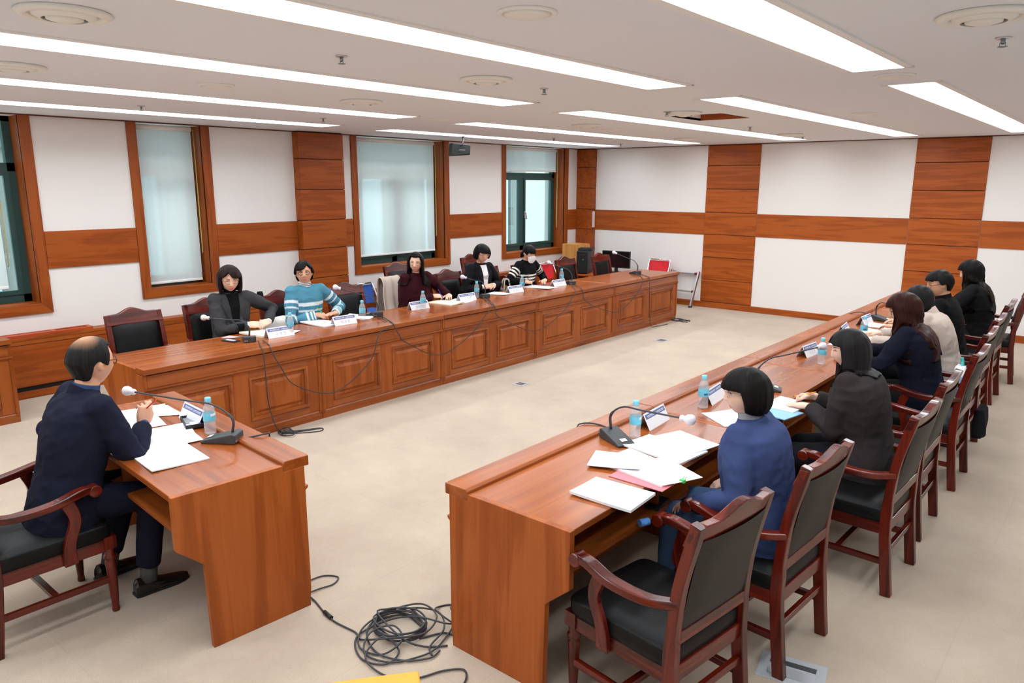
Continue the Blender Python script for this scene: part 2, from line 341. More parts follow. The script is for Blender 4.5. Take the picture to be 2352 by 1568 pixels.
# roller blinds (each one a thing)
BL = [(2.36, 1.10, 'white roller blind cut off by the left edge of the photo'), (4.36, 1.00, 'long white roller blind on the narrow window'), (8.21, 1.095, 'long white roller blind on the wide window beside the wood column'), (11.36, 2.345, 'white roller blind raised high over the opened window view')]
for (y0, y1, zb), (far, bz, lab) in zip(WIN, BL):
    t = thing('roller_blind', lab, 'blind', (-.10, 0, 0)); i0, i1 = y0+CW+.006, min(far, y1-CW-.035)
    n = 40; vs = []; fs = []
    for side in (0, 1):
        for zz in (bz, H-.07):
            for k in range(n+1): vs.append(((-.0008 if side else .0008)+.0012*math.sin(k*1.1), i0+(i1-i0)*k/n, zz))
    for k in range(n):
        fs.append((k, k+1, n+1+k+1, n+1+k))
    a = MB(); a.add(vs[:2*(n+1)], fs, True); part('fabric', a, M['blind'], t)
    a = MB(); a.box(-.008,.008,i0,i1,bz-.022,bz+.004); part('bottom_bar', a, M['white'], t, bevel=.004)
    a = MB(); a.tube([(0,i0,H-.05),(0,i1,H-.05)], .028, 10); part('roller', a, M['white'], t)
    a = MB(); yy = i1+.018; a.tube([(.02,yy,H-.05),(.02,yy,1.32),(.024,yy-.006,1.30),(.028,yy,1.32),(.028,yy,H-.05)], .0045, 6); part('pull_cord', a, M['gold'], t)

# ---- far wall
mb = MB(); mb.box(-.40, XR, YB, YB+.2, 0, H); wall_back = struct('wall_back', mb, M['white_wall'])
P1 = (2.627, 3.547); P2 = (5.811, 6.715)
for x0, x1 in ((.37, P1[0]), (P1[1], P2[0]), (P2[1], XR)):
    a = MB(); a.box(x0+.004, x1-.004, YB-.012, YB, ZBB, ZBT); part('wood_band', a, M['panel_x'], wall_back, bevel=.002)
for x0, x1 in (P1, P2):
    a = MB(); a.box(x0+.006, x1-.006, YB-.004, YB, .1, H); p = part('pilaster', a, M['black'], wall_back)
    for z0, z1 in zip(PZ[:-1], PZ[1:]):
        b = MB(); b.box(x0, x1, YB-.014, YB-.003, z0+.004, z1-.004); part('panel', b, M['panel_x'], p, bevel=.003)
a = MB(); a.box(.37, XR, YB-.022, YB, 0, .10); struct('baseboard_back', a, M['panel_x'], bevel=.003)
a = MB(); a.box(.37, XR, YB-.02, YB, H-.012, H); struct('trim_1', a, M['trim'])
a = MB(); a.box(0, .024, YN, YB, H-.012, H); struct('trim_2', a, M['trim'])
# unseen sides of the room
a = MB(); a.box(XR, XR+.2, YN, YB, 0, H); struct('wall_right', a, M['white_wall'])
a = MB(); a.box(-.4, XR, YN-.2, YN, 0, H); struct('wall_front', a, M['white_wall'])
# low wood casing with the heaters, under the windows
t = thing('heater_casing', 'long low wood heater casing along the wall under the windows', 'heater'); RZ = .615; RD = .16
a = MB(); a.box(0, RD, YN+.02, 11.85, RZ-.03, RZ); part('top_board', a, M['panel_y'], t, bevel=.003)
yy = [YN+.02, .6, 2.2, 3.55, 5.0, 6.6, 8.2, 9.8, 11.85]
for y0, y1 in zip(yy[:-1], yy[1:]):
    a = MB(); a.box(RD-.03, RD-.008, y0+.003, y1-.003, .12, RZ-.075); part('front_panel', a, M['panel_y'], t, bevel=.003)
    a = MB(); a.box(RD-.03, RD-.004, y0, y1, RZ-.07, RZ-.03); part('rail', a, M['panel_y'], t)
a = MB(); a.box(RD-.05, RD-.02, YN+.02, 11.85, .075, .12); part('air_slot', a, M['black'], t)
a = MB(); a.box(RD-.03, RD-.006, YN+.02, 11.85, 0, .075); part('plinth', a, M['panel_y'], t, bevel=.003)
M['redwood'] = wood('reddish_tray_wood', srgb(140,52,24), srgb(168,70,34), srgb(184,86,44), 'y', 1.4, .4, .1, .1)
t = thing('heater_grille', 'reddish wooden outlet frame lying on the heater casing', 'grille', (0,0,RZ))
a = MB(); y0,y1 = 1.75,3.0; a.box(.02,.035,y0,y1,0,.028); a.box(.13,.15,y0,y1,0,.028); a.box(.035,.13,y0,y0+.03,0,.028); a.box(.035,.13,y1-.04,y1,0,.028); a.box(.035,.13,2.62,2.66,0,.028); part('frame', a, M['redwood'], t, bevel=.003)
a = MB(); a.box(.035,.13,y0+.03,2.62,0,.022); part('cover_board', a, M['redwood'], t)
a = MB(); a.box(.035,.13,2.66,y1-.04,0,.004); part('opening', a, M['trim'], t)
# ---------------------------------------------------------------- outside the windows
M['facade'] = mat('pale_facade_stone', srgb(74,82,81), .8, var=.06, vscale=2)
M['facade2'] = mat('grey_facade_panel', srgb(50,57,59), .7)
M['pier'] = mat('pale_pier_stone', srgb(100,108,106), .8)
M['farglass'] = mat('far_window_glass', srgb(120,160,170), .1, spec=.8)
t = thing('neighbour_building', 'pale stone building outside seen through the window panes', 'building', (-4.2,0,-3))
a = MB(); a.box(-3,0,-6,22,-1,8.2); part('wall', a, M['facade'], t)
for zz in (2.6,5.6):
    a = MB(); a.box(0,.12,-6,22,zz,zz+.35); part('ledge', a, M['facade2'], t)
for j in range(11):
    y0 = -5+2.4*j
    for z0 in (.2,3.5,6.2):
        a = MB(); a.box(0,.03,y0,y0+1.2,z0,z0+1.8); f = part('window', a, M['farglass'], t)
        a = MB(); a.box(.03,.07,y0-.06,y0,z0,z0+1.8); a.box(.03,.07,y0+1.2,y0+1.26,z0,z0+1.8); a.box(.03,.07,y0+.57,y0+.63,z0,z0+1.8); part('frame', a, M['facade2'], f)
a = MB(); a.box(0,.5,14.9,15.7,-1,8.2); part('pier', a, M['pier'], t)
a = MB(); a.box(0,.5,17.6,18.6,-1,8.2); part('pier', a, M['pier'], t)

# ---------------------------------------------------------------- ceiling fixtures
def diffuser(loc, lab, tilt=0):
    t = thing('air_diffuser', lab, 'vent', (loc[0],loc[1],H), 0, 'round ceiling air diffusers')
    a = MB(); a.lathe([(.165,0),(.17,-.008),(.155,-.02),(.135,-.022),(.125,-.012),(.125,0)], 28); part('rim', a, M['cream'], t)
    a = MB(); a.lathe([(.118,-.002),(.112,-.016),(.085,-.03),(.08,-.03),(.1,-.012),(.104,-.002)], 28); part('cone', a, M['cream'], t)
    a = MB(); a.lathe([(.07,-.01),(.065,-.03),(.03,-.04),(.001,-.042)], 24); part('cone', a, M['cream'], t)
    a = MB(); a.lathe([(.124,-.001),(.001,-.001)], 24); part('throat', a, M['dark'], t)
DP = [((5.106,1.23),'large ringed air diffuser nearest the top left corner'),((3.405,1.557),'ringed air diffuser cut by the left edge of the photo'),((3.47,3.989),'ringed air diffuser between the third and fourth near light troughs'),((5.116,3.663),'ringed air diffuser between the second and third near light troughs'),((7.838,3.545),'hanging air diffuser nearest the top right corner'),((5.029,6.48),'ringed air diffuser beside the open ceiling hatch'),((3.471,7.165),'ringed air diffuser between the third and fourth far light troughs'),((3.161,10.15),'farthest small air diffuser near the corner column'),((4.69,10.121),'farthest air diffuser in front of the first wall pilaster')]
for p, l in DP: diffuser(p, l)
def speaker(loc, lab):
    t = thing('ceiling_speaker', lab, 'speaker', (loc[0],loc[1],H), 0, 'round ceiling speakers')
    a = MB(); a.lathe([(.118,0),(.118,-.006),(.105,-.012),(.1,-.008)], 28); part('ring', a, M['white'], t)
    a = MB(); a.lathe([(.102,-.006),(.07,-.018),(.001,-.024)], 28); part('grille', a, M['cream'], t)
for p, l in (((6.488,2.381),'white round ceiling speaker at the top middle of the photo'),((3.5,2.73),'round ceiling speaker left, between two near light troughs'),((2.746,5.56),'flat ceiling speaker in the gap between the fourth light troughs'),((7.143,5.118),'flat ceiling speaker in the gap between the rightmost troughs'),((6.296,7.607),'round ceiling speaker between the two rightmost far troughs'),((3.355,7.851),'small round ceiling speaker by the far diffuser')): speaker(p, l)
def sprinkler(loc, lab):
    t = thing('fire_sprinkler', lab, 'sprinkler', (loc[0],loc[1],H), 0, 'ceiling fire sprinklers')
    a = MB(); a.lathe([(.032,0),(.03,-.006),(.012,-.008)], 14); part('escutcheon', a, M['alu'], t)
    a = MB(); a.lathe([(.01,-.006),(.01,-.022),(.006,-.03)], 10); a.lathe([(.02,-.038),(.02,-.041),(.004,-.044)], 12); a.tube([(.011,0,-.022),(.011,0,-.04)],.002,6); a.tube([(-.011,0,-.022),(-.011,0,-.04)],.002,6); part('head', a, M['grey'], t)
for p, l in (((5.113,2.543),'sprinkler head between the second and third near troughs, toward the top'),((1.682,3.03),'sprinkler head above the narrow window at left'),((1.897,4.751),'sprinkler head near the end of the fourth near trough'),((5.106,4.275),'sprinkler head just past the diffuser between the near troughs'),((4.951,6.309),'sprinkler head beside the diffuser near the ceiling hatch'),((4.8,8.55),'sprinkler head beyond the open ceiling hatch'),((1.714,8.887),'sprinkler head above the wide window, near the ceiling camera'),((7.826,4.137),'sprinkler head under the hanging diffuser at top right'),((1.653,10.801),'farthest sprinkler head near the window corner'),((4.627,10.777),'farthest sprinkler head in front of the far wall')): sprinkler(p, l)
# loudspeaker hung from the ceiling by the windows
t = thing('hanging_loudspeaker', 'small black loudspeaker hanging from a ceiling bracket above the windows', 'loudspeaker', (.95,7.78,H), math.radians(-25))
a = MB(); a.box(-.03,.03,-.02,.02,-.01,0); a.tube([(0,0,0),(0,0,-.09),(.03,-.05,-.13)], .012, 8); part('bracket', a, M['dark'], t)
a = MB(); a.prism([(-.16,-.27),(.12,-.25),(.13,-.11),(-.14,-.09)], -.17, -.02, 'x'); part('cabinet', a, M['dark'], t, bevel=.01, fix=True)
a = MB(); a.prism([(-.15,-.258),(.11,-.24),(.12,-.12),(-.13,-.102)], -.02, -.012, 'x'); part('grille', a, M['black'], t, fix=True)
a = MB(); a.box(-.012,-.010,-.05,.04,-.19,-.18); part('badge', a, M['grey'], t)

# ---------------------------------------------------------------- desks
M['edge'] = mat('pale_edge_wear', srgb(196,150,104), .6)
def desk(name, label, L, h, D, step, loc, rotz, group):
    """local: length along x (0..L), panelled front at y=0 facing +y, sitter's side at y=-D"""
    t = thing(name, label, 'desk', loc, rotz, group); s = h-step; LW = .115
    a = MB(); a.box(.028, L-.028, -D, -LW, s-.03, s); part('writing_top', a, M['desk_x'], t, bevel=.003)
    a = MB(); a.prism([(-LW,s-.03),(.022,s-.03),(.022,h),(-LW+.01,h),(-LW,h-.01)], .001, L-.001, 'x'); part('ledge', a, M['desk_x'], t, bevel=.004, fix=True)
    prof = [(-.03,0),(-.004,.09),(-.004,s-.031),(-LW,s-.031),(-LW,s+.001),(-D-.004,s+.001),(-D-.004,.53),(-D+.115,.425),(-D+.125,0)]
    prof = [(-.02,0),(-.004,.09),(-.004,h-.05),(-LW-.001,h-.05),(-LW-.001,s+.001),(-D-.004,s+.001),(-D-.004,.53),(-D+.115,.425),(-D+.125,0)]
    for x0 in (0, L-.03):
        a = MB(); a.prism(prof, x0, x0+.03, 'x'); part('end_panel', a, M['desk_z'], t, bevel=.002, fix=True)
    a = MB(); a.box(.03, L-.03, -.06, -.035, .05, s-.03); part('front_board', a, M['desk_z'], t)
    a = MB(); a.box(.03, L-.03, -.035, -.002, h-.155, h-.055); part('apron', a, M['desk_x'], t, bevel=.003)
    a = MB(); a.prism([(-.035,h-.185),(-.012,h-.185),(.010,h-.168),(.014,h-.155),(-.035,h-.155)], .002, L-.002, 'x'); part('moulding', a, M['desk_x'], t, bevel=.002, fix=True)
    a = MB(); a.prism([(-.06,0),(-.012,0),(-.012,.07),(-.022,.085),(-.06,.085)], .002, L-.002, 'x'); part('plinth', a, M['desk_x'], t, fix=True)
    z0, z1 = .085, h-.185
    half = L/2
    for x0, x1 in ((.03,.13), (half-.07,half+.07), (L-.13,L-.03)):
        a = MB(); a.box(x0, x1, -.036, -.014, z0, z1); part('stile', a, M['desk_z'], t)
    for r0, r1 in ((z1-.05,z1), (z0,z0+.06)):
        a = MB(); a.box(.13,L-.13,-.036,-.0145,r0,r1); part('rail', a, M['desk_x'], t)
    for x0, x1 in ((.13, half-.07), (half+.07, L-.13)):
        q0, q1, r0, r1 = x0, x1, z0+.06, z1-.05
        def ring(d, y): return [(q0+d,y,r0+d),(q1-d,y,r0+d),(q1-d,y,r1-d),(q0+d,y,r1-d)]
        a = MB(); a.rings([ring(0,-.02),ring(.006,-.004),ring(.022,-.006),ring(.034,-.026)], caps=False, smooth=False); part('moulding_frame', a, M['desk_x'], t)
        a = MB(); a.rings([ring(.034,-.03),ring(.06,-.03),ring(.085,-.015)], caps=False, smooth=False); b_ = ring(.085,-.015); a.add(b_, [(0,1,2,3)]); part('raised_panel', a, M['desk_z'], t)
    a = MB(); a.box(.03, L-.03, -D+.03, -.08, s-.21, s-.19); part('shelf', a, M['desk_x'], t)
    a = MB(); a.box(L/2-.01, L/2+.01, -D+.06, -.08, s-.19, s-.03); part('divider', a, M['desk_z'], t)
    a = MB(); a.box(.03, L-.03, -.14, -.12, .06, .24); part('kick_board', a, M['desk_x'], t)
    return t
LH, RH = .762, .802
LJ = [2.286, 3.849, 5.389, 7.0, 8.73, 10.585]
ordn = ['first', 'second', 'third', 'fourth', 'fifth']
for k in range(5):        # window-side row: front faces +x  (local +y -> world +x, local x -> world -y)
    desk('meeting_desk', f"{ordn[k]} panelled wooden desk, counted from the near end, in the long window-side row", LJ[k+1]-LJ[k]-.003, LH, .755, .014, (2.947-.022, LJ[k+1], 0), -PI/2, 'desks of the window-side row')
RJ = [2.186+1.63*i for i in range(6)]
for k in range(5):        # right-hand row: front faces -x
    desk('meeting_desk', f"{ordn[k]} wooden desk, counted from the near end, in the right-hand row", 1.627, RH, .665, .022, (6.188+.022, RJ[k], 0), PI/2, 'desks of the right-hand row')
hd_ang = math.atan2(.118, -1.631)+PI
HEADDESK = desk('meeting_desk', 'single wooden desk at the head of the room with scattered white papers', 1.635, RH, .64, .022, (3.802, 2.088, 0), hd_ang, None)
desk('meeting_desk', 'wooden desk corner cut off by the left edge of the photo', 1.6, .762, .66, .014, (.93, 2.03, 0), -PI/2, None)

# ---------------------------------------------------------------- armchairs (forward = local +y)
def sweep(pts, n=10):       # Catmull-Rom
    P = [Vector(p) for p in pts]; P = [P[0]*2-P[1]] + P + [P[-1]*2-P[-2]]; out = []
    for i in range(1, len(P)-2):
        for k in range(n):
            t = k/n; a, b, c, d = P[i-1], P[i], P[i+1], P[i+2]
            out.append(.5*((2*b)+(c-a)*t+(2*a-5*b+4*c-d)*t*t+(3*b-a-3*c+d)*t**3))
    out.append(P[-2]); return out
def rbox(x0,x1,y0,y1,z0,z1,crown=0,n=8):      # upholstered pad, domed on +z
    a = MB(); R = []
    return a
def make_chair(label):
    t = thing('armchair', label, 'chair', (0,0,0), 0, 'mahogany armchairs with black leather')
    for s in (-1, 1):
        pts = sweep([(s*.228,-.285,0),(s*.228,-.262,.2),(s*.228,-.245,.42),(s*.226,-.262,.7),(s*.222,-.325,.985)], 5)
        a = MB(); a.bar(pts, [.040]*len(pts), [.052 if p.z < .5 else .044 for p in pts], up=(0,1,0)); part('rear_leg', a, M['mahog'], t, bevel=.004)
        a = MB(); c = (s*.222,.235,0)
        a.lathe([(.017,0),(.019,.012),(.016,.03),(.021,.12),(.024,.24),(.026,.27),(.021,.28),(.029,.292),(.029,.304),(.021,.312),(.026,.335),(.028,.35)], 14, c); a.box(c[0]-.028,c[0]+.028,c[1]-.028,c[1]+.028,.345,.41); part('leg', a, M['mahog'], t)
        # arm: bowed outward, ends in a scroll
        pts = sweep([(s*.225,-.272,.665),(s*.262,-.15,.648),(s*.282,.0,.66),(s*.272,.12,.685),(s*.262,.175,.680)], 6)
        a = MB(); n = len(pts); a.bar(pts, [.042+.012*math.sin(PI*i/n) for i in range(n)], [.032+.008*i/n for i in range(n)]); part('armrest', a, M['mahog_y'], t, bevel=.008, seg=3)
        a = MB(); a.rings([[(s*.262+dx, .185+r*math.cos(q*PI/8), .672+r*math.sin(q*PI/8)) for q in range(16)] for dx, r in ((-.03,.012),(-.029,.026),(-.024,.03),(.024,.03),(.029,.026),(.03,.012))]); part('arm_scroll', a, M['mahog_y'], t, fix=True)
        pts = sweep([(s*.248,.055,.335),(s*.266,.052,.44),(s*.275,.085,.56),(s*.272,.06,.655)], 5); n = len(pts)
        a = MB(); a.bar(pts, [.026]*n, [.062-.012*math.sin(PI*i/n) for i in range(n)], up=(0,1,0)); part('arm_support', a, M['mahog'], t, bevel=.004)
        a = MB(); a.box(s*.225-.013, s*.225+.013, -.25, .225, .165, .195); part('stretcher', a, M['mahog_y'], t, bevel=.003)
        a = MB(); a.box(s*.228-.014, s*.228+.014, -.235, .21, .335, .40); part('seat_rail', a, M['mahog_y'], t, bevel=.003)
    a = MB(); a.box(-.215,.215,-.03,0,.168,.192); part('stretcher', a, M['mahog_x'], t, bevel=.003)
    a = MB(); a.box(-.21,.21,-.27,-.245,.225,.255); part('stretcher', a, M['mahog_x'], t, bevel=.003)
    a = MB(); a.box(-.2,.2,.222,.25,.335,.40); part('seat_rail', a, M['mahog_x'], t, bevel=.003)
    a = MB(); a.box(-.21,.21,-.258,-.232,.335,.40); part('seat_rail', a, M['mahog_x'], t, bevel=.003)
    a = MB(); N = 10; vs = []; R = []
    def pad(hx, hy, z): return [(x, y, z) for x, y in ([(hx*math.copysign(min(1,abs(math.cos(q))**.17),math.cos(q)), hy*math.copysign(min(1,abs(math.sin(q))**.17),math.sin(q))) for q in [2*PI*(i+.5)/32 for i in range(32)]])]
    a.rings([pad(.240,.243,.40), pad(.25,.254,.404), pad(.251,.255,.43), pad(.25,.254,.464), pad(.243,.247,.475), pad(.15,.15,.483), pad(.02,.02,.485)]); part('seat', a, M['leather'], t).location = (0, .005, 0)
    # crest rail with a raised middle
    top = []; n = 24
    for i in range(n+1):
        u = -1+2*i/n; b = .5*(1+math.cos(PI*min(1, abs(u)/.62))); top.append((u*.243, .985+.045*b - .008*(abs(u) > .9)))
    R = []
    for x, z in top:
        y = -.325+.0; yb = -.325-.02*(1-(x/.243)**2)
        R.append([(x, yb-.02-(z-.99)*.25, z), (x, yb+.02-(z-.99)*.25, z), (x, yb+.024+.028, .895), (x, yb-.016+.028, .895)])
    a = MB(); a.rings(R, smooth=False); part('crest_rail', a, M['mahog_x'], t, bevel=.005, fix=True)
    a = MB(); a.bar([(-.21,-.252,.525),(.21,-.252,.525)], .035, .05); part('back_rail', a, M['mahog_x'], t, bevel=.003)
    # leather pads front and back, following the lean
    def padback(y_off, bulge, x_half, z0, z1, sgn):
        R = []; nx, nz = 9, 10
        vs = []
        for j in range(nz+1):
            z = z0+(z1-z0)*j/nz; yc = -.245-.095*max(0,(z-.45)/.55)**1.4
            for i in range(nx+1):
                u = -1+2*i/nx; v = -1+2*j/nz; e = (1-abs(u)**6)*(1-abs(v)**6)
                vs.append((u*x_half, yc+y_off+sgn*bulge*e-.018*(1-u*u)*((z-z0)/(z1-z0)), z))
        fs = [(j*(nx+1)+i, j*(nx+1)+i+1, (j+1)*(nx+1)+i+1, (j+1)*(nx+1)+i) for j in range(nz) for i in range(nx)]
        m_ = MB(); m_.add(vs, fs if sgn < 0 else [f[::-1] for f in fs], True); return m_
    part('back_pad', padback(.012, .045, .207, .545, .925, 1), M['leather'], t)
    part('back_panel', padback(-.010, .012, .207, .545, .92, -1), M['leather_back'], t)
    return t
CHF = {}
def put_chair(key, label, x, y, rz):
    if 'p' not in CHF: CHF['p'] = o = make_chair(label); o.location = (x,y,0); o.rotation_euler = (0,0,rz)
    else: o = clone(CHF['p'], label, (x,y,0), rz, 'mahogany armchairs with black leather')
    return o
# right-hand row faces -x: rotation +90 deg ; rear legs lie at +x
def rchair(label, xr, yc, rz=0): return put_chair(0, label, xr-.285, yc, PI/2+math.radians(rz))
rchair('empty armchair nearest the camera at the right-hand row', 7.41, 2.44, -8)
rchair('armchair under the woman in the blue jacket', 7.49, 3.19, -4)
rchair('armchair under the woman in the dark brown jacket', 7.66, 4.20, -2)
rchair('empty armchair between the brown jacket and the navy cardigan', 7.63, 4.98, 0)
rchair('armchair under the woman with long brown hair in the navy cardigan', 7.64, 5.97, 0)
rchair('armchair under the woman in the beige coat', 7.58, 6.80, 0)
rchair('armchair under the young man in black', 7.54, 7.58, 0)
rchair('armchair under the woman with long wavy black hair', 7.50, 8.58, 0)
rchair('empty armchair pulled back farthest at the right-hand row', 7.53, 9.60, 6)
# window-side row faces +x
def lchair(label, xr, yc, rz=0): return put_chair(0, label, xr+.285, yc, -PI/2+math.radians(rz))
lchair('empty armchair at the near end of the window-side row', 1.72, 2.78, 0)
lchair('armchair under the woman in the grey blazer', 1.66, 3.50, 0)
lchair('armchair under the man in the blue striped sweater', 1.72, 4.25, 0)
lchair('empty armchair beside the man in the striped sweater', 1.72, 5.08, 0)
lchair('armchair with the beige coat, under the woman in the plum sweater', 1.66, 5.93, 0)
lchair('armchair under the woman in the black blazer and white shirt', 1.66, 6.76, 0)
lchair('empty armchair with a handbag beside the masked woman', 1.60, 7.56, 0)
lchair('armchair under the masked woman in the black striped sweater', 1.72, 8.22, 0)
lchair('empty armchair next after the masked woman', 1.78, 9.17, 0)
lchair('last empty armchair of the window-side row, before the monitor', 1.86, 10.02, 0)
lchair('spare armchair against the wall below the wide window', .50, 6.92, 0)
lchair('spare armchair against the wall between the two far windows', .45, 8.50, 0)
put_chair(0, 'armchair under the man in the dark suit at the head desk', 4.50, 1.06, 0)
# ---------------------------------------------------------------- people
def vcol_mat(name, rough=.85, sheen=.2, bump=.2, bscale=300):
    m = mat(name, (1,1,1,1), rough, bump=bump, bscale=bscale, spec=.1); nt = m.node_tree
    a = nt.nodes.new('ShaderNodeAttribute'); a.attribute_name = 'Col'; nt.links.new(a.outputs['Color'], nt.nodes['Principled BSDF'].inputs['Base Color']); return m
def skin_mat(name, col):
    m = mat(name, col, .5, bump=.04, bscale=120); b = m.node_tree.nodes['Principled BSDF'].inputs
    b['Subsurface Weight'].default_value = .12; b['Subsurface Radius'].default_value = (.012,.005,.003); return m
def hair_mat(name, col, gloss=.38):
    m = mat(name, col, gloss, spec=.09); nt = m.node_tree; N = nt.nodes; L = nt.links
    tc = N.new('ShaderNodeTexCoord'); at = N.new('ShaderNodeAttribute'); at.attribute_name = 'Strand'
    n = N.new('ShaderNodeTexNoise'); n.inputs['Scale'].default_value = 1.0; n.inputs['Detail'].default_value = 3; L.new(at.outputs['Vector'], n.inputs['Vector'])
    r = N.new('ShaderNodeValToRGB'); r.color_ramp.elements[0].position = .3; r.color_ramp.elements[0].color = tuple(c*.55 for c in col[:3])+(1,); r.color_ramp.elements[1].position = .75; r.color_ramp.elements[1].color = tuple(min(1,c*1.4) for c in col[:3])+(1,)
    L.new(n.outputs['Fac'], r.inputs[0])
    bp = N.new('ShaderNodeBump'); bp.inputs['Strength'].default_value = .3; bp.inputs['Distance'].default_value = .004; L.new(n.outputs['Fac'], bp.inputs['Height']); L.new(bp.outputs[0], N['Principled BSDF'].inputs['Normal'])
    ab = N.new('ShaderNodeAttribute'); ab.attribute_name = 'Bald'
    mx = N.new('ShaderNodeMix'); mx.data_type = 'RGBA'; L.new(ab.outputs['Fac'], mx.inputs[0]); L.new(r.outputs[0], mx.inputs[6]); mx.inputs[7].default_value = srgb(196,146,112)
    L.new(mx.outputs[2], N['Principled BSDF'].inputs['Base Color']); return m
SK = {'fair': skin_mat('fair_skin', srgb(236,192,168)), 'tan': skin_mat('tan_skin', srgb(212,158,128)), 'mid': skin_mat('warm_skin', srgb(224,174,146))}
HM = {'black': hair_mat('black_hair', srgb(22,18,18)), 'brown': hair_mat('brown_hair', srgb(52,26,22)), 'softblack': hair_mat('soft_black_hair', srgb(34,32,33)), 'darkbrown': hair_mat('dark_brown_hair', srgb(36,22,22))}
M['eye'] = mat('eye_white', srgb(232,228,224), .2); M['iris'] = mat('dark_iris', srgb(30,20,16), .15); M['brow'] = mat('eyebrow_hair', srgb(52,40,36), .8)
M['lip'] = mat('lip', srgb(206,108,100), .45); M['lipred'] = mat('red_lip', srgb(214,70,70), .4); M['mask'] = mat('white_mask', srgb(238,240,244), .9)
M['trouser'] = mat('dark_trousers', srgb(28,28,32), .9); M['navytr'] = mat('navy_suit_trousers', srgb(24,26,40), .85); M['shoe'] = mat('black_shoe_leather', srgb(18,18,18), .25, coat=.4); M['sock'] = mat('grey_sock', srgb(78,80,82), .95, bump=.3, bscale=200)
M['wire'] = mat('spectacle_wire', srgb(120,96,80), .3, .6); M['darkwire'] = mat('dark_spectacle_frame', srgb(60,36,32), .3)

def remesh(mb, voxel, smooth=4, name='m'):
    me = mb.mesh('tmp'); o = bpy.data.objects.new('tmp', me); COL.objects.link(o)
    r = o.modifiers.new('r', 'REMESH'); r.mode = 'VOXEL'; r.voxel_size = voxel; r.use_smooth_shade = True
    if smooth: s = o.modifiers.new('s', 'SMOOTH'); s.factor = .5; s.iterations = smooth
    dg = bpy.context.evaluated_depsgraph_get(); dg.update()
    out = bpy.data.meshes.new_from_object(o.evaluated_get(dg)); out.name = name
    bpy.data.objects.remove(o); bpy.data.meshes.remove(me)
    out.polygons.foreach_set('use_smooth', [True]*len(out.polygons)); return out
def chain(mb, pts, rad, n=14, ends=(True, True)):
    pts = [Vector(p) for p in pts]; mb.tube(pts, rad, n)
    for k, p in enumerate(pts):
        if (k == 0 and not ends[0]) or (k == len(pts)-1 and not ends[1]): continue
        r = rad[k] if hasattr(rad, '__len__') else rad; mb.ball(p, r*.985, n, 8)
def coords(me):
    v = np.empty(len(me.vertices)*3); me.vertices.foreach_get('co', v); return v.reshape(-1,3)
def setcoords(me, v): me.vertices.foreach_set('co', np.asarray(v, float).ravel()); me.update()
def normals(me):
    v = np.empty(len(me.vertices)*3); me.vertex_normals.foreach_get('vector', v); return v.reshape(-1,3)
def seg_t(P, a, b):
    a = np.array(a); b = np.array(b); d = b-a; t = np.clip(((P-a)@d)/(d@d), 0, 1); q = a+t[:,None]*d; return t, np.linalg.norm(P-q, axis=1)
def head_grid(fem):
    a, b, c = (.078,.094,.110) if fem else (.080,.098,.116)
    nt, na = 44, 64; V = []
    th = np.linspace(0, PI, nt+1); ph = np.linspace(-PI, PI, na, endpoint=False)
    T, F = np.meshgrid(th, ph, indexing='ij')
    x = a*np.sin(T)*np.sin(F); y = b*np.sin(T)*np.cos(F); z = c*np.cos(T)
    t = np.clip(-z/c, 0, 1)
    x = x*(1-(.30 if fem else .25)*t**1.7); y = np.where(y > 0, y*(1-.06*t+.06*t**3), y*(1-.5*t**1.3))
    w = np.clip((y/b-.15)/.4, 0, 1); w = w*w*(3-2*w); ax = np.abs(x); G = lambda u, s: np.exp(-(u/s)**2); k = c/.115
    Z = z/k
    y = y - w*.006*G(x,.06)
    y = y + w*(.023*G(x,.0115)*np.clip((.022-Z)/.052,0,1)*np.clip((Z+.048)/.012,0,1) + .006*G(ax-.0125,.006)*G(Z+.034,.008)
        - .009*G(ax-.031,.015)*G(Z-.006,.011) + .004*G(Z-.025,.009)*G(x,.05) + .007*G(x,.02)*(G(Z+.057,.006)+.9*G(Z+.069,.006)) - .004*G(Z+.063,.003)*G(x,.021)
        + .009*G(x,.02)*G(Z+.099,.014) + .004*G(ax-.04,.02)*G(Z+.03,.02))
    mb = MB(); n = na; vs = [(x[0,0],y[0,0],z[0,0])]+[(x[i,j],y[i,j],z[i,j]) for i in range(1,nt) for j in range(na)]+[(x[nt,0],y[nt,0],z[nt,0])]
    fs = [(0,1+i,1+(i+1)%n) for i in range(n)]
    for r in range(nt-2):
        for i in range(n): j = (i+1)%n; fs.append((1+r*n+i,1+(r+1)*n+i,1+(r+1)*n+j,1+r*n+j))
    e = len(vs)-1; o = 1+(nt-2)*n
    fs += [(e,o+(i+1)%n,o+i) for i in range(n)]
    mb.add(vs, fs, True); return mb, (a,b,c)
POSE = {'rest': [(.35,.5,.3)]*4, 'fold': [(.75,.95,.5)]*4, 'flat': [(.08,.14,.1)]*4, 'pen': [(.45,.75,.35),(.62,.85,.4),(.85,1.05,.5),(.95,1.15,.5)], 'fist': [(1.1,1.3,.8)]*4}
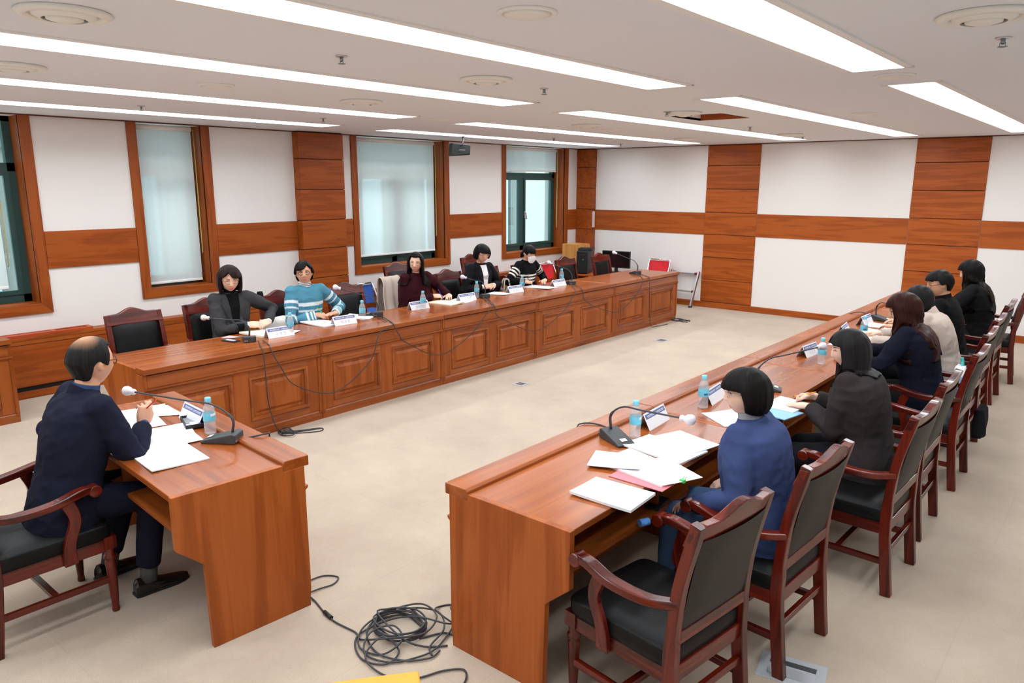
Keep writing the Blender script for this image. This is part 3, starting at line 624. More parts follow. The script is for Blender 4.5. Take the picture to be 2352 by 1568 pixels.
def hand(mb, W, f, back, tl, pose, s=1.0):
    W, f, back, tl = Vector(W), Vector(f).normalized(), Vector(back), Vector(tl)
    back = (back-f*back.dot(f)).normalized(); l = back.cross(f); l = l if l.dot(tl) > 0 else -l
    for o in (-.023,-.008,.008,.023): chain(mb, [W-f*.012+l*o*.6, W+f*.045*s+l*o, W+f*.083*s+l*o], [.0165,.0165,.0125], 10)
    for (o, ln, r, cu) in zip((.032,.0115,-.0095,-.030), (.074,.082,.077,.060), (.0078,.008,.0077,.0068), POSE[pose]):
        p = W+f*(.084-.1*abs(o-.008))*s+l*o; pts = [p]; ang = 0; d = ln*s
        for q, fr in zip(cu, (.45,.31,.24)): ang += q; p = p+(f*math.cos(ang)-back*math.sin(ang)+l*(o*1.6)*(1 if pose in ('flat','rest') else .2))*d*fr; pts.append(p)
        chain(mb, pts, [r,r*.95,r*.88,r*.75], 8)
    p = W+f*.018*s+l*.026
    if pose in ('pen','fold','fist'): pts = [p, p+f*.036+l*.016-back*.018, p+f*.064+l*.008-back*.03, p+f*.084-l*.004-back*.034]
    else: pts = [p, p+f*.028+l*.026-back*.008, p+f*.054+l*.038-back*.012, p+f*.076+l*.04-back*.014]
    chain(mb, pts, [.014,.0115,.0098,.008], 8)
def ik(S, W, l1, l2, pole):
    S, W, pole = Vector(S), Vector(W), Vector(pole); d = W-S; D = min(d.length, (l1+l2)*.995); u = d.normalized()
    a = (l1*l1-l2*l2+D*D)/(2*D); h = math.sqrt(max(1e-6, l1*l1-a*a)); p = (pole-u*pole.dot(u)).normalized(); return S+u*a+p*h, S+u*D
def ellring(c, ux, uy, hx, hf, hb, n=28, p=2.4):
    out = []
    for i in range(n):
        q = 2*PI*i/n; cx, sy = math.cos(q), math.sin(q)
        ex = math.copysign(abs(cx)**(2/p), cx); ey = math.copysign(abs(sy)**(2/p), sy)
        out.append(tuple(c+ux*hx*ex+uy*((hf if sy > 0 else hb)*ey)))
    return out
def noise3(P, f, seed):
    rs = np.random.RandomState(seed); out = np.zeros(len(P))
    for k in range(6):
        d = rs.normal(size=3); d /= np.linalg.norm(d); out += np.sin(P@d*f*(.6+.25*k)+rs.rand()*6.28)
    return out/6
def hair_obj(Mh, dims, sp, parent, hm, bv=None):
    a, b, c = dims; v = sp.get('vol',.018); n, m = 120, 34; L = sp['len']; Ls = sp.get('side', L); face = math.radians(sp.get('face',58)); fz = sp.get('front',.055)
    rs = np.random.RandomState(sp.get('seed',1)); wob = np.convolve(np.tile(rs.normal(size=n),3), np.ones(3)/3, 'same')[n:2*n]; wob2 = np.convolve(np.tile(rs.normal(size=n),3), np.ones(9)/9, 'same')[n:2*n]
    R3 = Mh.to_3x3(); down = R3 @ Vector((0,0,-1)); grav = Vector((0,0,-1)); outer, inner, strand, bald = [], [], [], []
    for j in range(m+1):
        s = j/m; ro, ri = [], []
        for i in range(n):
            ph = -PI+2*PI*i/n; ap = abs(ph)
            w_ = min(1, max(0, (ap-face)/math.radians(sp.get('soft',16)))); w_ = w_*w_*(3-2*w_)
            zf = fz
            if sp.get('part'):            # sweeping fringe: high at the parting, low at the side
                zf = fz+.035*math.exp(-((ph-sp['part'])/.28)**2)-.02*min(1,abs(ph-sp['part'])/.9)
            zf += wob[i]*sp.get('jag',.003)
            if sp.get('short'):
                e_ = math.exp(-((ap-1.66)/.40)**2); zl = -L+(L-Ls)*math.exp(-((ap-1.25)/.28)**2); zl = zl*(1-e_)+.012*e_
            else: zl = -(L+(Ls-L)*max(0, 1-abs(ap-1.2)/1.0)) + wob2[i]*sp.get('ragged',.012)
            zb = zf+(zl-zf)*w_; C = c+v*.75; A1 = C*1.5; dep = 0
            if zb >= 0: th = s*math.acos(min(1, zb/C))
            else:
                ss = s*(A1-zb); th = min(PI/2, ss/A1*PI/2); dep = max(0, ss-A1)
            vv = v*(1+.12*wob2[i]*3*s) + wob[i]*.0011*(1+2*s) + sp.get('crown',0)*math.exp(-(th/.7)**2)
            if w_ < .5: vv = vv*.75+.004
            hx = (a+vv)*math.sin(th); hy = (b+vv)*math.sin(th)
            k = 1.0
            if dep: k = 1+sp.get('flare',0)*dep/.1-sp.get('curl',.0)*(dep/max(.02,-zb))**3
            base = Vector((hx*math.sin(ph)*k, hy*math.cos(ph)*k-(.012 if ap > 1.5 else 0), C*math.cos(th)))
            if sp.get('short') and dep: base.y *= 1-.35*min(1, dep/.09) if ap > 1.9 else 1; base.x *= 1-.06*min(1, dep/.05)
            p = Mh @ base
            if dep:
                g = min(1, dep/.10); dv = (down*(1-g*sp.get('grav',1))+grav*g*sp.get('grav',1)).normalized(); p = p+dv*dep
                if sp.get('wave'):
                    am = sp['wave']*min(1, dep/.12); rad = (R3 @ Vector((math.sin(ph), math.cos(ph), 0))); tg = (R3 @ Vector((math.cos(ph), -math.sin(ph), 0)))
                    p = p+rad*am*math.sin(dep*48+ph*5)+tg*am*math.sin(dep*40+ph*9+1)
                if sp.get('drape') and dep > .1: p = p+Vector(sp['drape'])*((dep-.1))*(1 if ap > 1.4 else .3)
            ctr = Mh @ Vector((0,-.01,min(0,-dep*.0)))
            if dep: ctr = Vector((ctr.x, ctr.y, p.z))
            q = p+(ctr-p).normalized()*min(.014+.012*s, (ctr-p).length*.4)
            if bv is not None and dep > .03:       # hair lies on the garment, never inside it
                hl, hn, _, hd = bv.find_nearest(p)
                if hl is not None and (p-hl).dot(hn) < .014: p = hl+hn*.014; q = hl+hn*.003
            ro.append(p); ri.append(q); strand.append((ph*26, s*.9, j*0.0)); bald.append(sp['bald'](base) if sp.get('bald') else 0.)
        outer.append(ro); inner.append(ri)
    vs = [tuple(p) for r in outer for p in r]+[tuple(p) for r in inner for p in r]; N0 = (m+1)*n; fs = []
    for j in range(m):
        for i in range(n):
            k = (i+1) % n; fs.append((j*n+i, (j+1)*n+i, (j+1)*n+k, j*n+k)); fs.append((N0+j*n+i, N0+j*n+k, N0+(j+1)*n+k, N0+(j+1)*n+i))
    for i in range(n): k = (i+1) % n; fs.append((m*n+i, N0+m*n+i, N0+m*n+k, m*n+k))
    me = bpy.data.meshes.new('hair'); me.from_pydata(vs, [], fs); me.polygons.foreach_set('use_smooth', [True]*len(fs))
    at = me.attributes.new('Strand', 'FLOAT_VECTOR', 'POINT'); at.data.foreach_set('vector', np.array(strand+strand, float).ravel())
    ab = me.attributes.new('Bald', 'FLOAT', 'POINT'); ab.data.foreach_set('value', np.array(bald+bald, float))
    return link('hair', me, hm, parent)
def patch(name, bvh, rows, m, parent, off=.004, nx=10, thick=0, label=None, org=1.0, dirv=(0,-1,0)):
    """rows: (z, xl, xr) in the wearer's frame, draped on the garment from the front"""
    d = Vector(dirv); vs = []; ok = True; last = None; nz = len(rows)
    for z, xl, xr in rows:
        for i in range(nx+1):
            x = xl+(xr-xl)*i/nx; o = Vector((x, 0, z))-d*org; h = bvh.ray_cast(o, d)
            if h[0] is None: h = bvh.find_nearest(Vector((x, .1, z)))
            vs.append(tuple(h[0]-d*off))
    fs = [(j*(nx+1)+i, j*(nx+1)+i+1, (j+1)*(nx+1)+i+1, (j+1)*(nx+1)+i) for j in range(nz-1) for i in range(nx)]
    if thick:
        N_ = len(vs); vs += [tuple(Vector(v)+d*(thick+off)) for v in vs]; fs += [tuple(N_+i for i in f[::-1]) for f in fs]
        rim = [i for i in range(nx+1)]+[j*(nx+1)+nx for j in range(1,nz)]+[(nz-1)*(nx+1)+i for i in range(nx-1,-1,-1)]+[j*(nx+1) for j in range(nz-2,0,-1)]
        fs += [(rim[k], N_+rim[k], N_+rim[(k+1)%len(rim)], rim[(k+1)%len(rim)]) for k in range(len(rim))]
    a = MB(); a.add(vs, fs, True); return part(name, a, m, parent, label=label)
def lerp_rows(z0, z1, xl0, xl1, xr0, xr1, n=10): return [(z0+(z1-z0)*k/n, xl0+(xl1-xl0)*k/n, xr0+(xr1-xr0)*k/n) for k in range(n+1)]

def person(label, loc, az, lean, head, hands, hair, hairm, skin='fair', fem=True, top=None, topcol=None, size=1.0, girth=1.0, trousers=None, glasses=None, mask=False, neck=None, legs=None, hem=.03, lips='lip', hood=None, eyes_down=False, sleeve=1.0, twist=0, cuff=None, rise=0, headfwd=.0, pants=True, look=None):
    """az: compass angle (deg) the body faces; head: (azimuth, pitch, roll) deg; hands: {'R': (wrist xyz world, finger dir world, pose, pole local)}"""
    root_M = Matrix.Translation((loc[0],loc[1],0)) @ Matrix.Rotation(math.radians(az-90), 4, 'Z'); inv = root_M.inverted()
    s = size; P = Vector((0,0,.575+rise)); th = math.radians(lean); u = Vector((0,math.sin(th),math.cos(th))); X = Vector((1,0,0))
    Rt = Matrix.Rotation(math.radians(twist), 3, 'Z')
    bend = Vector((0,math.sin(th*1.35),math.cos(th*1.35)))
    waist = P+u*.15*s; chest = P+u*.325*s; Nk = chest+bend*.215*s
    hy, hp, hr = head; M_h = Matrix.Rotation(math.radians(hy-az), 4, 'Z') @ Matrix.Rotation(math.radians(hp), 4, 'X') @ Matrix.Rotation(math.radians(hr), 4, 'Y')
    fwd = M_h.to_3x3() @ Vector((0,1,0)); hup = M_h.to_3x3() @ Vector((0,0,1))
    Hc = Nk+bend*.035*s+hup*.098*s+fwd*(.026+headfwd); Mh = Matrix.Translation(Hc) @ M_h @ Matrix.Scale(s, 4)
    sw = (.153 if fem else .176)*s*(.55+.45*girth); XT = Rt @ X; S = {q: Nk-bend*.055*s+XT*(sw*(1 if q == 'R' else -1))+Vector((0,.012,0)) for q in 'RL'}
    l1, l2 = (.300*s, .250*s) if fem else (.315*s, .268*s)
    E, W, HD = {}, {}, {}
    for q in 'RL':
        wp, fd, pose, pole = hands[q]; wl = inv @ Vector(wp); E[q], W[q] = ik(S[q], wl, l1, l2, pole); HD[q] = (inv.to_3x3() @ Vector(fd), pose)
    # ---- the body, one surface
    b = MB()
    hg, dims = head_grid(fem); hg.xform(Mh); b.add(hg.v, hg.f, True)
    for sx in (-1,1): b.ball(Mh @ Vector((sx*(dims[0]+.001), -.008, -.004)), (.009*s,.017*s,.029*s), 10, 8, (M_h.to_3x3() @ Matrix.Rotation(sx*.35, 3, 'Z') @ Matrix.Rotation(-.2, 3, 'X')))
    nr = .047 if fem else .056
    chain(b, [Nk-bend*.06, Nk+bend*.02, Mh @ Vector((0,-.022,-.055))], [nr*1.25,nr,nr*.98], 16)
    uy = Vector((0,math.cos(th),-math.sin(th))); g = girth*.86
    b.rings([ellring(P-u*.08, X, uy, .12, .08, .09), ellring(P, X, uy, .15*g, .095*g, .105*g), ellring(waist, X, uy, .125*g, .09*g, .09*g), ellring(chest, XT, uy, .15*g, .105*g, .1*g), ellring(Nk-bend*.045, XT, uy, .13*g, .06, .07)])
    for q in 'RL':
        sg = 1 if q == 'R' else -1
        chain(b, [Nk-bend*.06+XT*sg*.05, S[q], E[q], W[q]], [.05,.046,.036,.024], 12)
        f_, pose = HD[q]; fore = (W[q]-E[q]).normalized(); back = Vector((0,0,1)) if abs(f_.normalized().z) < .8 else Vector((0,1,.2))
        if pose == 'pen': back = Vector((sg*.55,.1,.8))
        if pose == 'fold': back = Vector((sg*.35,.55,.75))
        hand(b, W[q], f_, back, Vector((-sg,.2,.1)), pose, .98*s)
    lg = legs or {}
    K, A = {}, {}
    for q in 'RL':
        sg = 1 if q == 'R' else -1; hpj = P+X*sg*.085+Vector((0,.01,-.015))
        K[q] = Vector(lg.get('K'+q, (sg*.11,.42*s,.525))); A[q] = Vector(lg.get('A'+q, (sg*.12,.40,.085)))
        T_ = Vector(lg.get('T'+q, (0,.15,-.055))); ft = (A[q]+T_*.15+Vector((0,0,-.045)), A[q]+Vector((T_.x*.5,T_.y*.5,-.062)))
        chain(b, [hpj, K[q], A[q]], [.07,.05,.035], 12); chain(b, [A[q], ft[0], ft[1]], [.030,.017,.012], 10)
    me = remesh(b, .0057, 2, 'body'); root = link('person', me, SK[skin]); root.matrix_world = root_M; tag(root, label, 'person')
    # ---- face details
    Mi = Mh
    def fpos(x, z): 
        h = hb.ray_cast(Mi @ Vector((x,.3,z)), -fwd); return (h[0] if h[0] is not None else Mi @ Vector((x,.085,z)))
    hbm = MB(); hbm.add(hg.v, hg.f); hb = BVHTree.FromPolygons([Vector(v) for v in hg.v], hg.f)
    RH_ = M_h.to_3x3()
    for sx in (-1,1):
        e = MB(); c_ = fpos(sx*.031,.006)-fwd*.0042; e.ball(c_, (.0135*s,.0065*s,.0032*s if eyes_down else .0058*s), 12, 8, RH_); eo = part('eye', e, M['iris'] if eyes_down else M['eye'], root)
        if not eyes_down:
            e = MB(); lx = (look or 0); e.ball(c_+fwd*.0024+(RH_ @ Vector((lx,0,0))), (.0056*s,.0050*s,.0055*s), 10, 8, RH_); part('iris', e, M['iris'], eo)
            e = MB(); e.tube([fpos(sx*.031+dx,.0062+.0052*(1-(dx/.0145)**2))+fwd*.0012 for dx in (-.0145,-.009,-.003,.003,.009,.0145)], .0013, 6); part('eyelash', e, M['brow'], eo)
        e = MB(); e.tube([fpos(sx*(.031+dx),.0285+.0025*(1-((dx-.004)/.02)**2)-.0012*(dx/.017))+fwd*.001 for dx in (-.017,-.010,-.003,.004,.011,.018)], [.0012,.0024,.0026,.0024,.002,.001], 6); part('eyebrow', e, M['brow'], root)
    if not mask:
        e = MB(); 
        for zc, hh in ((-.0585,.0042),(-.0685,.0050)):
            c_ = fpos(0,zc); e.ball(c_-fwd*.004, (.0205*s,.0062*s,hh*s), 14, 8, RH_)
        part('lips', e, M[lips], root)
    if glasses:
        fm = M[glasses]; gl = MB(); ls = []
        for sx in (-1,1):
            c_ = [(sx*.034+.0235*math.cos(q)*(.92+.08*abs(math.cos(q))), .0, .003+.0185*math.sin(q)) for q in np.linspace(0,2*PI,22)]
            yy = max((Mi.inverted() @ fpos(sx*.034,.004)).y, .07)+.016
            gl.tube([Mi @ Vector((x,yy-abs(abs(x)-.03)*.25,z)) for x,_,z in c_], .0017*(1.5 if glasses == 'darkwire' else 1), 6, caps=False)
            gl.tube([Mi @ Vector((sx*.058,yy-.006,.008)), Mi @ Vector((sx*.0755,.05,.011)), Mi @ Vector((sx*.081,-.01,.012))], .0019, 6)
            ls.append((yy, sx, c_))
        gl.tube([Mi @ Vector((-.011,ls[0][0]-.003,.009)), Mi @ Vector((0,ls[0][0]+.002,.011)), Mi @ Vector((.011,ls[0][0]-.003,.009))], .0016, 6)
        go = part('glasses', gl, fm, root)
        for yy, sx, c_ in ls:
            l_ = MB(); l_.add([Mi @ Vector((x,yy-abs(abs(x)-.03)*.25,z)) for x,_,z in c_[:-1]], [tuple(range(len(c_)-1))]); part('lens', l_, M['lens'], go)
    if mask:
        rows = [(-.112,-.022,.022),(-.104,-.042,.042),(-.088,-.058,.058),(-.065,-.068,.068),(-.042,-.070,.070),(-.024,-.066,.066),(-.010,-.045,.045),(.0,-.02,.02)]
        vs = []; nx = 12
        for z, xl, xr in rows:
            for i in range(nx+1):
                x = xl+(xr-xl)*i/nx; yl = (Mi.inverted() @ fpos(x,z)).y; yr = .112-8.5*x*x-2.2*(z+.05)**2
                vs.append(Mi @ Vector((x, max(yl+.004, yr), z)))
        fs = [(j*(nx+1)+i, j*(nx+1)+i+1, (j+1)*(nx+1)+i+1, (j+1)*(nx+1)+i) for j in range(len(rows)-1) for i in range(nx)]
        a_ = MB(); a_.add(vs, fs, True); mo = part('face_mask', a_, M['mask'], root)
        a_ = MB()
        for sx in (-1,1): a_.tube([Mi @ Vector((sx*.058,.055,-.035)), Mi @ Vector((sx*.076,.01,.0)), Mi @ Vector((sx*.079,-.015,.012))], .0016, 6)
        part('ear_loop', a_, M['mask'], mo)
    # ---- garment
    c = MB(); g = girth; hz = hem
    c.rings([ellring(P-u*(.10+hz), X, uy, .185*g, .13*g, .135*g), ellring(P-u*.02, X, uy, .185*g, .135*g, .135*g), ellring(waist, X, uy, .162*g, .125*g, .118*g), ellring(chest-u*.03, XT, uy, .178*g, .138*g, .125*g), ellring(chest+bend*.08, XT, uy, .186*g, .125*g, .122*g), ellring(chest+bend*.14, XT, uy, .180*g, .100*g, .108*g), ellring(chest+bend*.178, XT, uy, .130*g, .08, .094), ellring(Nk-bend*.012, XT, uy, .08, .064, .074), ellring(Nk+bend*.012, XT, uy, .062, .056, .06)])
    for q in 'RL':
        sg = 1 if q == 'R' else -1; k = sleeve*(.62+.38*g); fo = (W[q]-E[q]).normalized()
        mid = (S[q]+E[q])/2+(Vector((sg*.004,0,0))); m2 = (E[q]+W[q])/2
        chain(c, [Nk-bend*.052+XT*sg*.045, S[q]-XT*sg*.01, mid, E[q], m2, W[q]-fo*.012], [.060*k,.067*k,.066*k,.059*k,.053*k,.044*k], 18, ends=(True,False))
    me = remesh(c, .0062 if topcol else .0082, 16 if topcol else 12, 'garment'); V = coords(me); Nn = normals(me)
    amp = .0045*np.ones(len(V))
    for q in 'RL':
        t_, d_ = seg_t(V, S[q], E[q]); amp += .006*np.exp(-((np.linalg.norm(V-np.array(E[q]),axis=1))/.07)**2)
    V = V+Nn*((.7*noise3(V, 34, 3)+.5*noise3(V*np.array([1,1,.45]), 70, 5)+.9*(.35-np.abs(noise3(V*np.array([.8,.8,1.2]), 46, 9))*1.6)+.15*(.35-np.abs(noise3(V, 95, 12))*1.6))*amp)[:,None]; setcoords(me, V)
    nm = top[0]
    if topcol:
        cl = topcol(V, dict(P=P,u=u,Nk=Nk,S=S,E=E,W=W,waist=waist,chest=chest)); at = me.attributes.new('Col', 'FLOAT_COLOR', 'POINT'); at.data.foreach_set('color', np.hstack([cl, np.ones((len(cl),1))]).ravel())
    go = link(nm, me, top[1], root); bv = BVHTree.FromPolygons([Vector(v) for v in V], [tuple(p.vertices) for p in me.polygons])
    if hair: hair_obj(Mh, dims, hair, root, HM[hairm], bv)
    if cuff:
        for q in 'RL':
            fo = (W[q]-E[q]).normalized(); a_ = MB(); a_.tube([W[q]-fo*.02, W[q]+fo*.004], [.031,.029], 14); part('cuff', a_, cuff, go)
    if neck:
        kind, nm_, r_, h_ = neck; a_ = MB(); ax = ((Mh @ Vector((0,-.02,-.06)))-Nk).normalized()
        R = []
        for k in range(7):
            p_ = Nk-bend*.02+ax*(h_*k/6); rr = r_*(1-.05*k/6)
            R.append(ellring(p_, XT, ax.cross(XT).normalized()*-1 if 0 else Vector((0,ax.z,-ax.y)).normalized(), rr, rr, rr, 24, 2))
        R.append(ellring(Nk-bend*.02+ax*h_, XT, Vector((0,ax.z,-ax.y)).normalized(), r_*.86, r_*.86, r_*.86, 24, 2))
        a_.rings(R); part(kind, a_, nm_, root, fix=True)
    if hood:
        m_, r_, h_ = hood; a_ = MB(); ax = ((Mh @ Vector((0,-.02,-.06)))-Nk).normalized(); Y_ = Vector((0,ax.z,-ax.y)).normalized(); R = []
        for k in range(6):      # turned-up jacket collar, low in front and high at the nape
            R.append([tuple(Nk-bend*.03+XT*(r_*(1.05-.02*k)*math.cos(q))+Y_*(r_*(1.05-.02*k)*math.sin(q))+ax*(h_*k/5*(.5-.5*math.sin(q)))) for q in [2*PI*i/28 for i in range(28)]])
        R.append([tuple(Vector(p_)*.86+(Nk+ax*h_*.5)*.14) for p_ in R[-1]])
        a_.rings(R, caps=False); part('collar_roll', a_, m_, go)
    # ---- trousers, socks, shoes
    if pants:
        c = MB(); c.rings([ellring(P-u*.09, X, Vector((0,1,0)), .165*g, .12, .125), ellring(P-u*.03, X, Vector((0,1,0)), .17*g, .125, .13), ellring(P+u*.08, X, Vector((0,1,0)), .15*g, .11, .11)])
        for q in 'RL':
            sg = 1 if q == 'R' else -1; hpj = P+X*sg*.085+Vector((0,.01,-.01)); kk = .62+.38*g; an = A[q]+(K[q]-A[q]).normalized()*.05
            chain(c, [hpj, (hpj+K[q])/2, K[q]], [.093*kk,.082*kk,.068*kk], 16); chain(c, [K[q], (K[q]+an)/2, an], [.068*kk,.062*kk,.058*kk], 16, ends=(True,False))
        me = remesh(c, .0135, 3, 'trousers'); V = coords(me); V += normals(me)*(noise3(V, 30, 8)*.004)[:,None]; setcoords(me, V); link('trousers', me, trousers or M['trouser'], root)
    for q in 'RL':
        T = Vector(lg.get('T'+q, (0,.15,-.055))); dr = Vector((T.x,T.y,0)).normalized(); sd = Vector((dr.y,-dr.x,0)); o = A[q]-dr*.06; o.z = 0; z0 = A[q].z-.093
        prof = [(-.012,.026,.055,.07),(.0,.034,.03,.085),(.05,.036,.03,.085),(.09,.037,.028,.072),(.14,.042,.026,.052),(.19,.044,.024,.042),(.235,.034,.022,.034),(.262,.014,.018,.026)]
        R = [[tuple(o+dr*y+sd*wd*math.copysign(abs(math.cos(k))**.7,math.cos(k))+Vector((0,0,z0+.004+(ht if math.sin(k) > 0 else 0)*abs(math.sin(k))**.8))) for k in [2*PI*i/20 for i in range(20)]] for y, wd, _, ht in prof]
        a_ = MB(); a_.rings(R); so = part('shoe', a_, M['shoe'], root, fix=True)
        R = [[tuple(o+dr*(y*1.02-.004)+sd*(wd+.004)*math.copysign(abs(math.cos(k))**.7,math.cos(k))+Vector((0,0,z0+(.012 if y > .05 or 1 else .02)*(1 if math.sin(k) > 0 else 0)))) for k in [2*PI*i/20 for i in range(20)]] for y, wd, _, ht in prof]
        a_ = MB(); a_.rings(R, smooth=False); part('sole', a_, M['dark'], so, fix=True)
        a_ = MB(); a_.tube([A[q]+Vector((0,0,-.03)), A[q]+(K[q]-A[q]).normalized()*.1], [.042,.044], 14); part('sock', a_, M['sock'], root)
    return root, go, bv, dict(P=P,u=u,Nk=Nk,S=S,E=E,W=W,chest=chest,waist=waist,Mh=Mh,M=root_M,inv=inv,bend=bend)
def rgb(*a): return np.array(srgb(*a)[:3])
def arm_info(V, J):
    res = []
    for q in 'RL':
        t1, d1 = seg_t(V, J['S'][q], J['E'][q]); t2, d2 = seg_t(V, J['E'][q], J['W'][q]); res.append((t1,d1,t2,d2))
    return res
def striped(base, white, bands, upper, fore):
    def fn(V, J):
        Hh = (V-np.array(J['P']))@np.array(J['u']); C = np.tile(base, (len(V),1)); onarm = np.zeros(len(V), bool); W_ = np.zeros(len(V), bool)
        for t1,d1,t2,d2 in arm_info(V, J):
            up = (d1 < .074) & (d1 <= d2) & (t1 > .22); fo = (d2 < .07) & (d2 < d1)
            for a, b in upper: W_ |= up & (t1 > a) & (t1 < b)
            for a, b in fore: W_ |= fo & (t2 > a) & (t2 < b)
            onarm |= up | fo
        for a, b in bands: W_ |= (~onarm) & (Hh > a) & (Hh < b)
        C[W_] = white; return C
    return fn
KN = vcol_mat('striped_knit', .95, .3, .35, 260)
M['greyblazer'] = mat('charcoal_wool', srgb(62,62,64), .95, bump=.3, bscale=300, var=.18, vscale=160, sheen=.2)
M['greylapel'] = mat('charcoal_lapel', srgb(58,58,60), .95, bump=.3, bscale=300, var=.15, vscale=160)
M['blackknit'] = mat('black_knit', srgb(16,16,18), .95, sheen=.2); M['plum'] = mat('plum_knit', srgb(58,22,30), .95, bump=.35, bscale=240, sheen=.3, var=.2, vscale=60)
M['blackwool'] = mat('black_blazer', srgb(24,24,27), .9, bump=.15, bscale=300, sheen=.1); M['blacklapel'] = mat('black_lapel', srgb(28,28,31), .85)
M['whiteshirt'] = mat('white_shirt', srgb(236,236,240), .85); M['navysuit'] = mat('navy_suit_wool', srgb(26,28,44), .85, bump=.12, bscale=300, sheen=.12)
M['bluejacket'] = mat('blue_jacket', srgb(54,66,104), .85, bump=.12, bscale=300, sheen=.15); M['brownjacket'] = mat('dark_brown_jacket', srgb(50,44,44), .9, bump=.12, bscale=300, sheen=.12)
M['navyknit'] = mat('navy_cardigan_knit', srgb(22,24,38), .95, bump=.3, bscale=240, sheen=.2); M['beigecoat'] = mat('beige_wool_coat', srgb(194,176,164), .95, bump=.25, bscale=260, sheen=.2)
M['blacktop'] = mat('black_jacket', srgb(20,20,21), .9, bump=.15, bscale=280); M['denim'] = mat('blue_shirt', srgb(56,74,112), .85); M['greyneck'] = mat('grey_knit', srgb(146,148,154), .95)
M['whiteknit'] = mat('striped_white_collar', srgb(225,226,228), .95)
M['jeans'] = mat('blue_jeans', srgb(64,88,120), .95)
for _k in ('greyblazer','greylapel','blackknit','plum','blackwool','blacklapel','navysuit','bluejacket','brownjacket','navyknit','beigecoat','blacktop','denim','greyneck','jeans','trouser','navytr'):
    _i = M[_k].node_tree.nodes['Principled BSDF'].inputs; _i['Sheen Weight'].default_value = 0; _i['Specular IOR Level'].default_value = .12
PR, PL = (.6,-.35,-1), (-.6,-.35,-1)
TBL = .80
# ---- window-side row (facing +x)
r, go, bv, J = person('seated woman in charcoal blazer and black turtleneck with a brown bob and glasses', (1.93,3.55), -8, 5, (-18,-12,0),
    {'R': ((2.19,3.60,.822),(.35,.9,-.05),'fold',(1,-.2,-.5)), 'L': ((2.19,3.80,.822),(.3,-.9,-.05),'fold',(-1,-.25,-.45))}, dict(len=.125,vol=.034,face=60,front=.062,part=.35,curl=.16,seed=3,soft=20), 'darkbrown', 'fair', True, ('blazer',M['greyblazer']), glasses='wire', lips='lipred', eyes_down=True, neck=('turtleneck',M['blackknit'],.056,.075), cuff=M['whiteshirt'])
zt = J['Nk'].z
patch('turtleneck_front', bv, lerp_rows(zt-.36, zt-.005, -.022,-.058,.022,.058,16), M['blackknit'], go, .005)
for s_ in (-1,1):
    patch('lapel', bv, [(zt-.32+.33*k/12, s_*(.026+.034*k/12), s_*(.032+(.075*min(1,k/8) if k < 9 else .075-.012*(k-8))+.012*k/12)) for k in range(13)], M['greylapel'], go, .009, thick=.008)
a = MB(); ax = ((J['Mh'] @ Vector((0,-.02,-.06)))-J['Nk']).normalized(); a.tube([J['Nk']-J['bend']*.02+ax*.07, J['Nk']-J['bend']*.02+ax*.08], [.0545,.0545], 24); part('collar_edge', a, M['whiteknit'], r)
J1 = J
r, go, bv, J2 = person('seated man in blue sweater with white stripes, writing with a green pen', (1.93,4.38), -6, 4, (-34,4,3),
    {'R': ((2.17,4.36,.812),(.25,.95,-.05),'pen',(1,-.35,-.6)), 'L': ((2.19,4.57,.805),(.25,-.95,0),'flat',(-1,-.35,-.6))}, dict(len=.085,side=.03,vol=.024,face=62,front=.062,short=True,crown=.008,jag=.008,seed=5,part=-.5), 'black', 'tan', False, ('sweater',KN),
    topcol=striped(rgb(78,134,156), rgb(222,230,234), [(.33,.362),(.27,.288),(.19,.212),(.12,.14)], [(.30,.40),(.52,.58),(.78,.85)], [(.18,.24),(.62,.70),(.78,.84),(.9,.95)]), size=.96, girth=1.0, glasses='darkwire', neck=('striped_collar',M['whiteknit'],.066,.055))
for k in (.012,.03,.046):
    a = MB(); ax = ((J2['Mh'] @ Vector((0,-.02,-.06)))-J2['Nk']).normalized(); c_ = J2['Nk']-J2['bend']*.02+ax*k; rr = .0668*(1-.05*k/.055); a.tube([c_-ax*.003, c_+ax*.003], [rr,rr], 24); part('collar_stripe', a, M['blackknit'], r)
r, go, bv, J3 = person('seated woman in plum sweater with long straight black hair', (1.93,5.86), -8, 9, (-50,-4,-3),
    {'R': ((2.13,6.03,.812),(.5,.85,-.05),'pen',(.9,-.3,-.6)), 'L': ((2.19,6.22,.805),(.6,-.6,0),'rest',(-.9,-.3,-.6))}, dict(len=.27,side=.25,vol=.024,face=50,front=.085,seed=7,flare=.03,ragged=.02,drape=(0,-.1,0)), 'black', 'fair', True, ('sweater',M['plum']), girth=1.08, glasses='wire', size=.97, look=-.003)
r, go, bv, J4 = person('seated woman in black blazer over a printed white shirt, hands clasped', (1.93,6.99), -4, 6, (-16,-14,0),
    {'R': ((2.13,6.89,.83),(.55,.65,.1),'fold',(.8,-.2,-.8)), 'L': ((2.13,7.09,.83),(.55,-.65,.1),'fold',(-.8,-.2,-.8))}, dict(len=.075,side=.06,vol=.027,face=58,front=.045,curl=.1,seed=9,jag=.006,soft=22), 'black', 'mid', True, ('blazer',M['blackwool']), glasses='wire', eyes_down=True, cuff=M['whiteshirt'])
zt = J4['Nk'].z
patch('shirt_front', bv, lerp_rows(zt-.30, zt-.015, -.03,-.055,.03,.055,16), M['whiteshirt'], go, .005)
for s_ in (-1,1):
    patch('lapel', bv, [(zt-.30+.29*k/12, s_*(.03+.026*k/12), s_*(.042+(.055*min(1,k/8) if k < 9 else .055-.010*(k-8))+.01*k/12)) for k in range(13)], M['blacklapel'], go, .008, thick=.007)
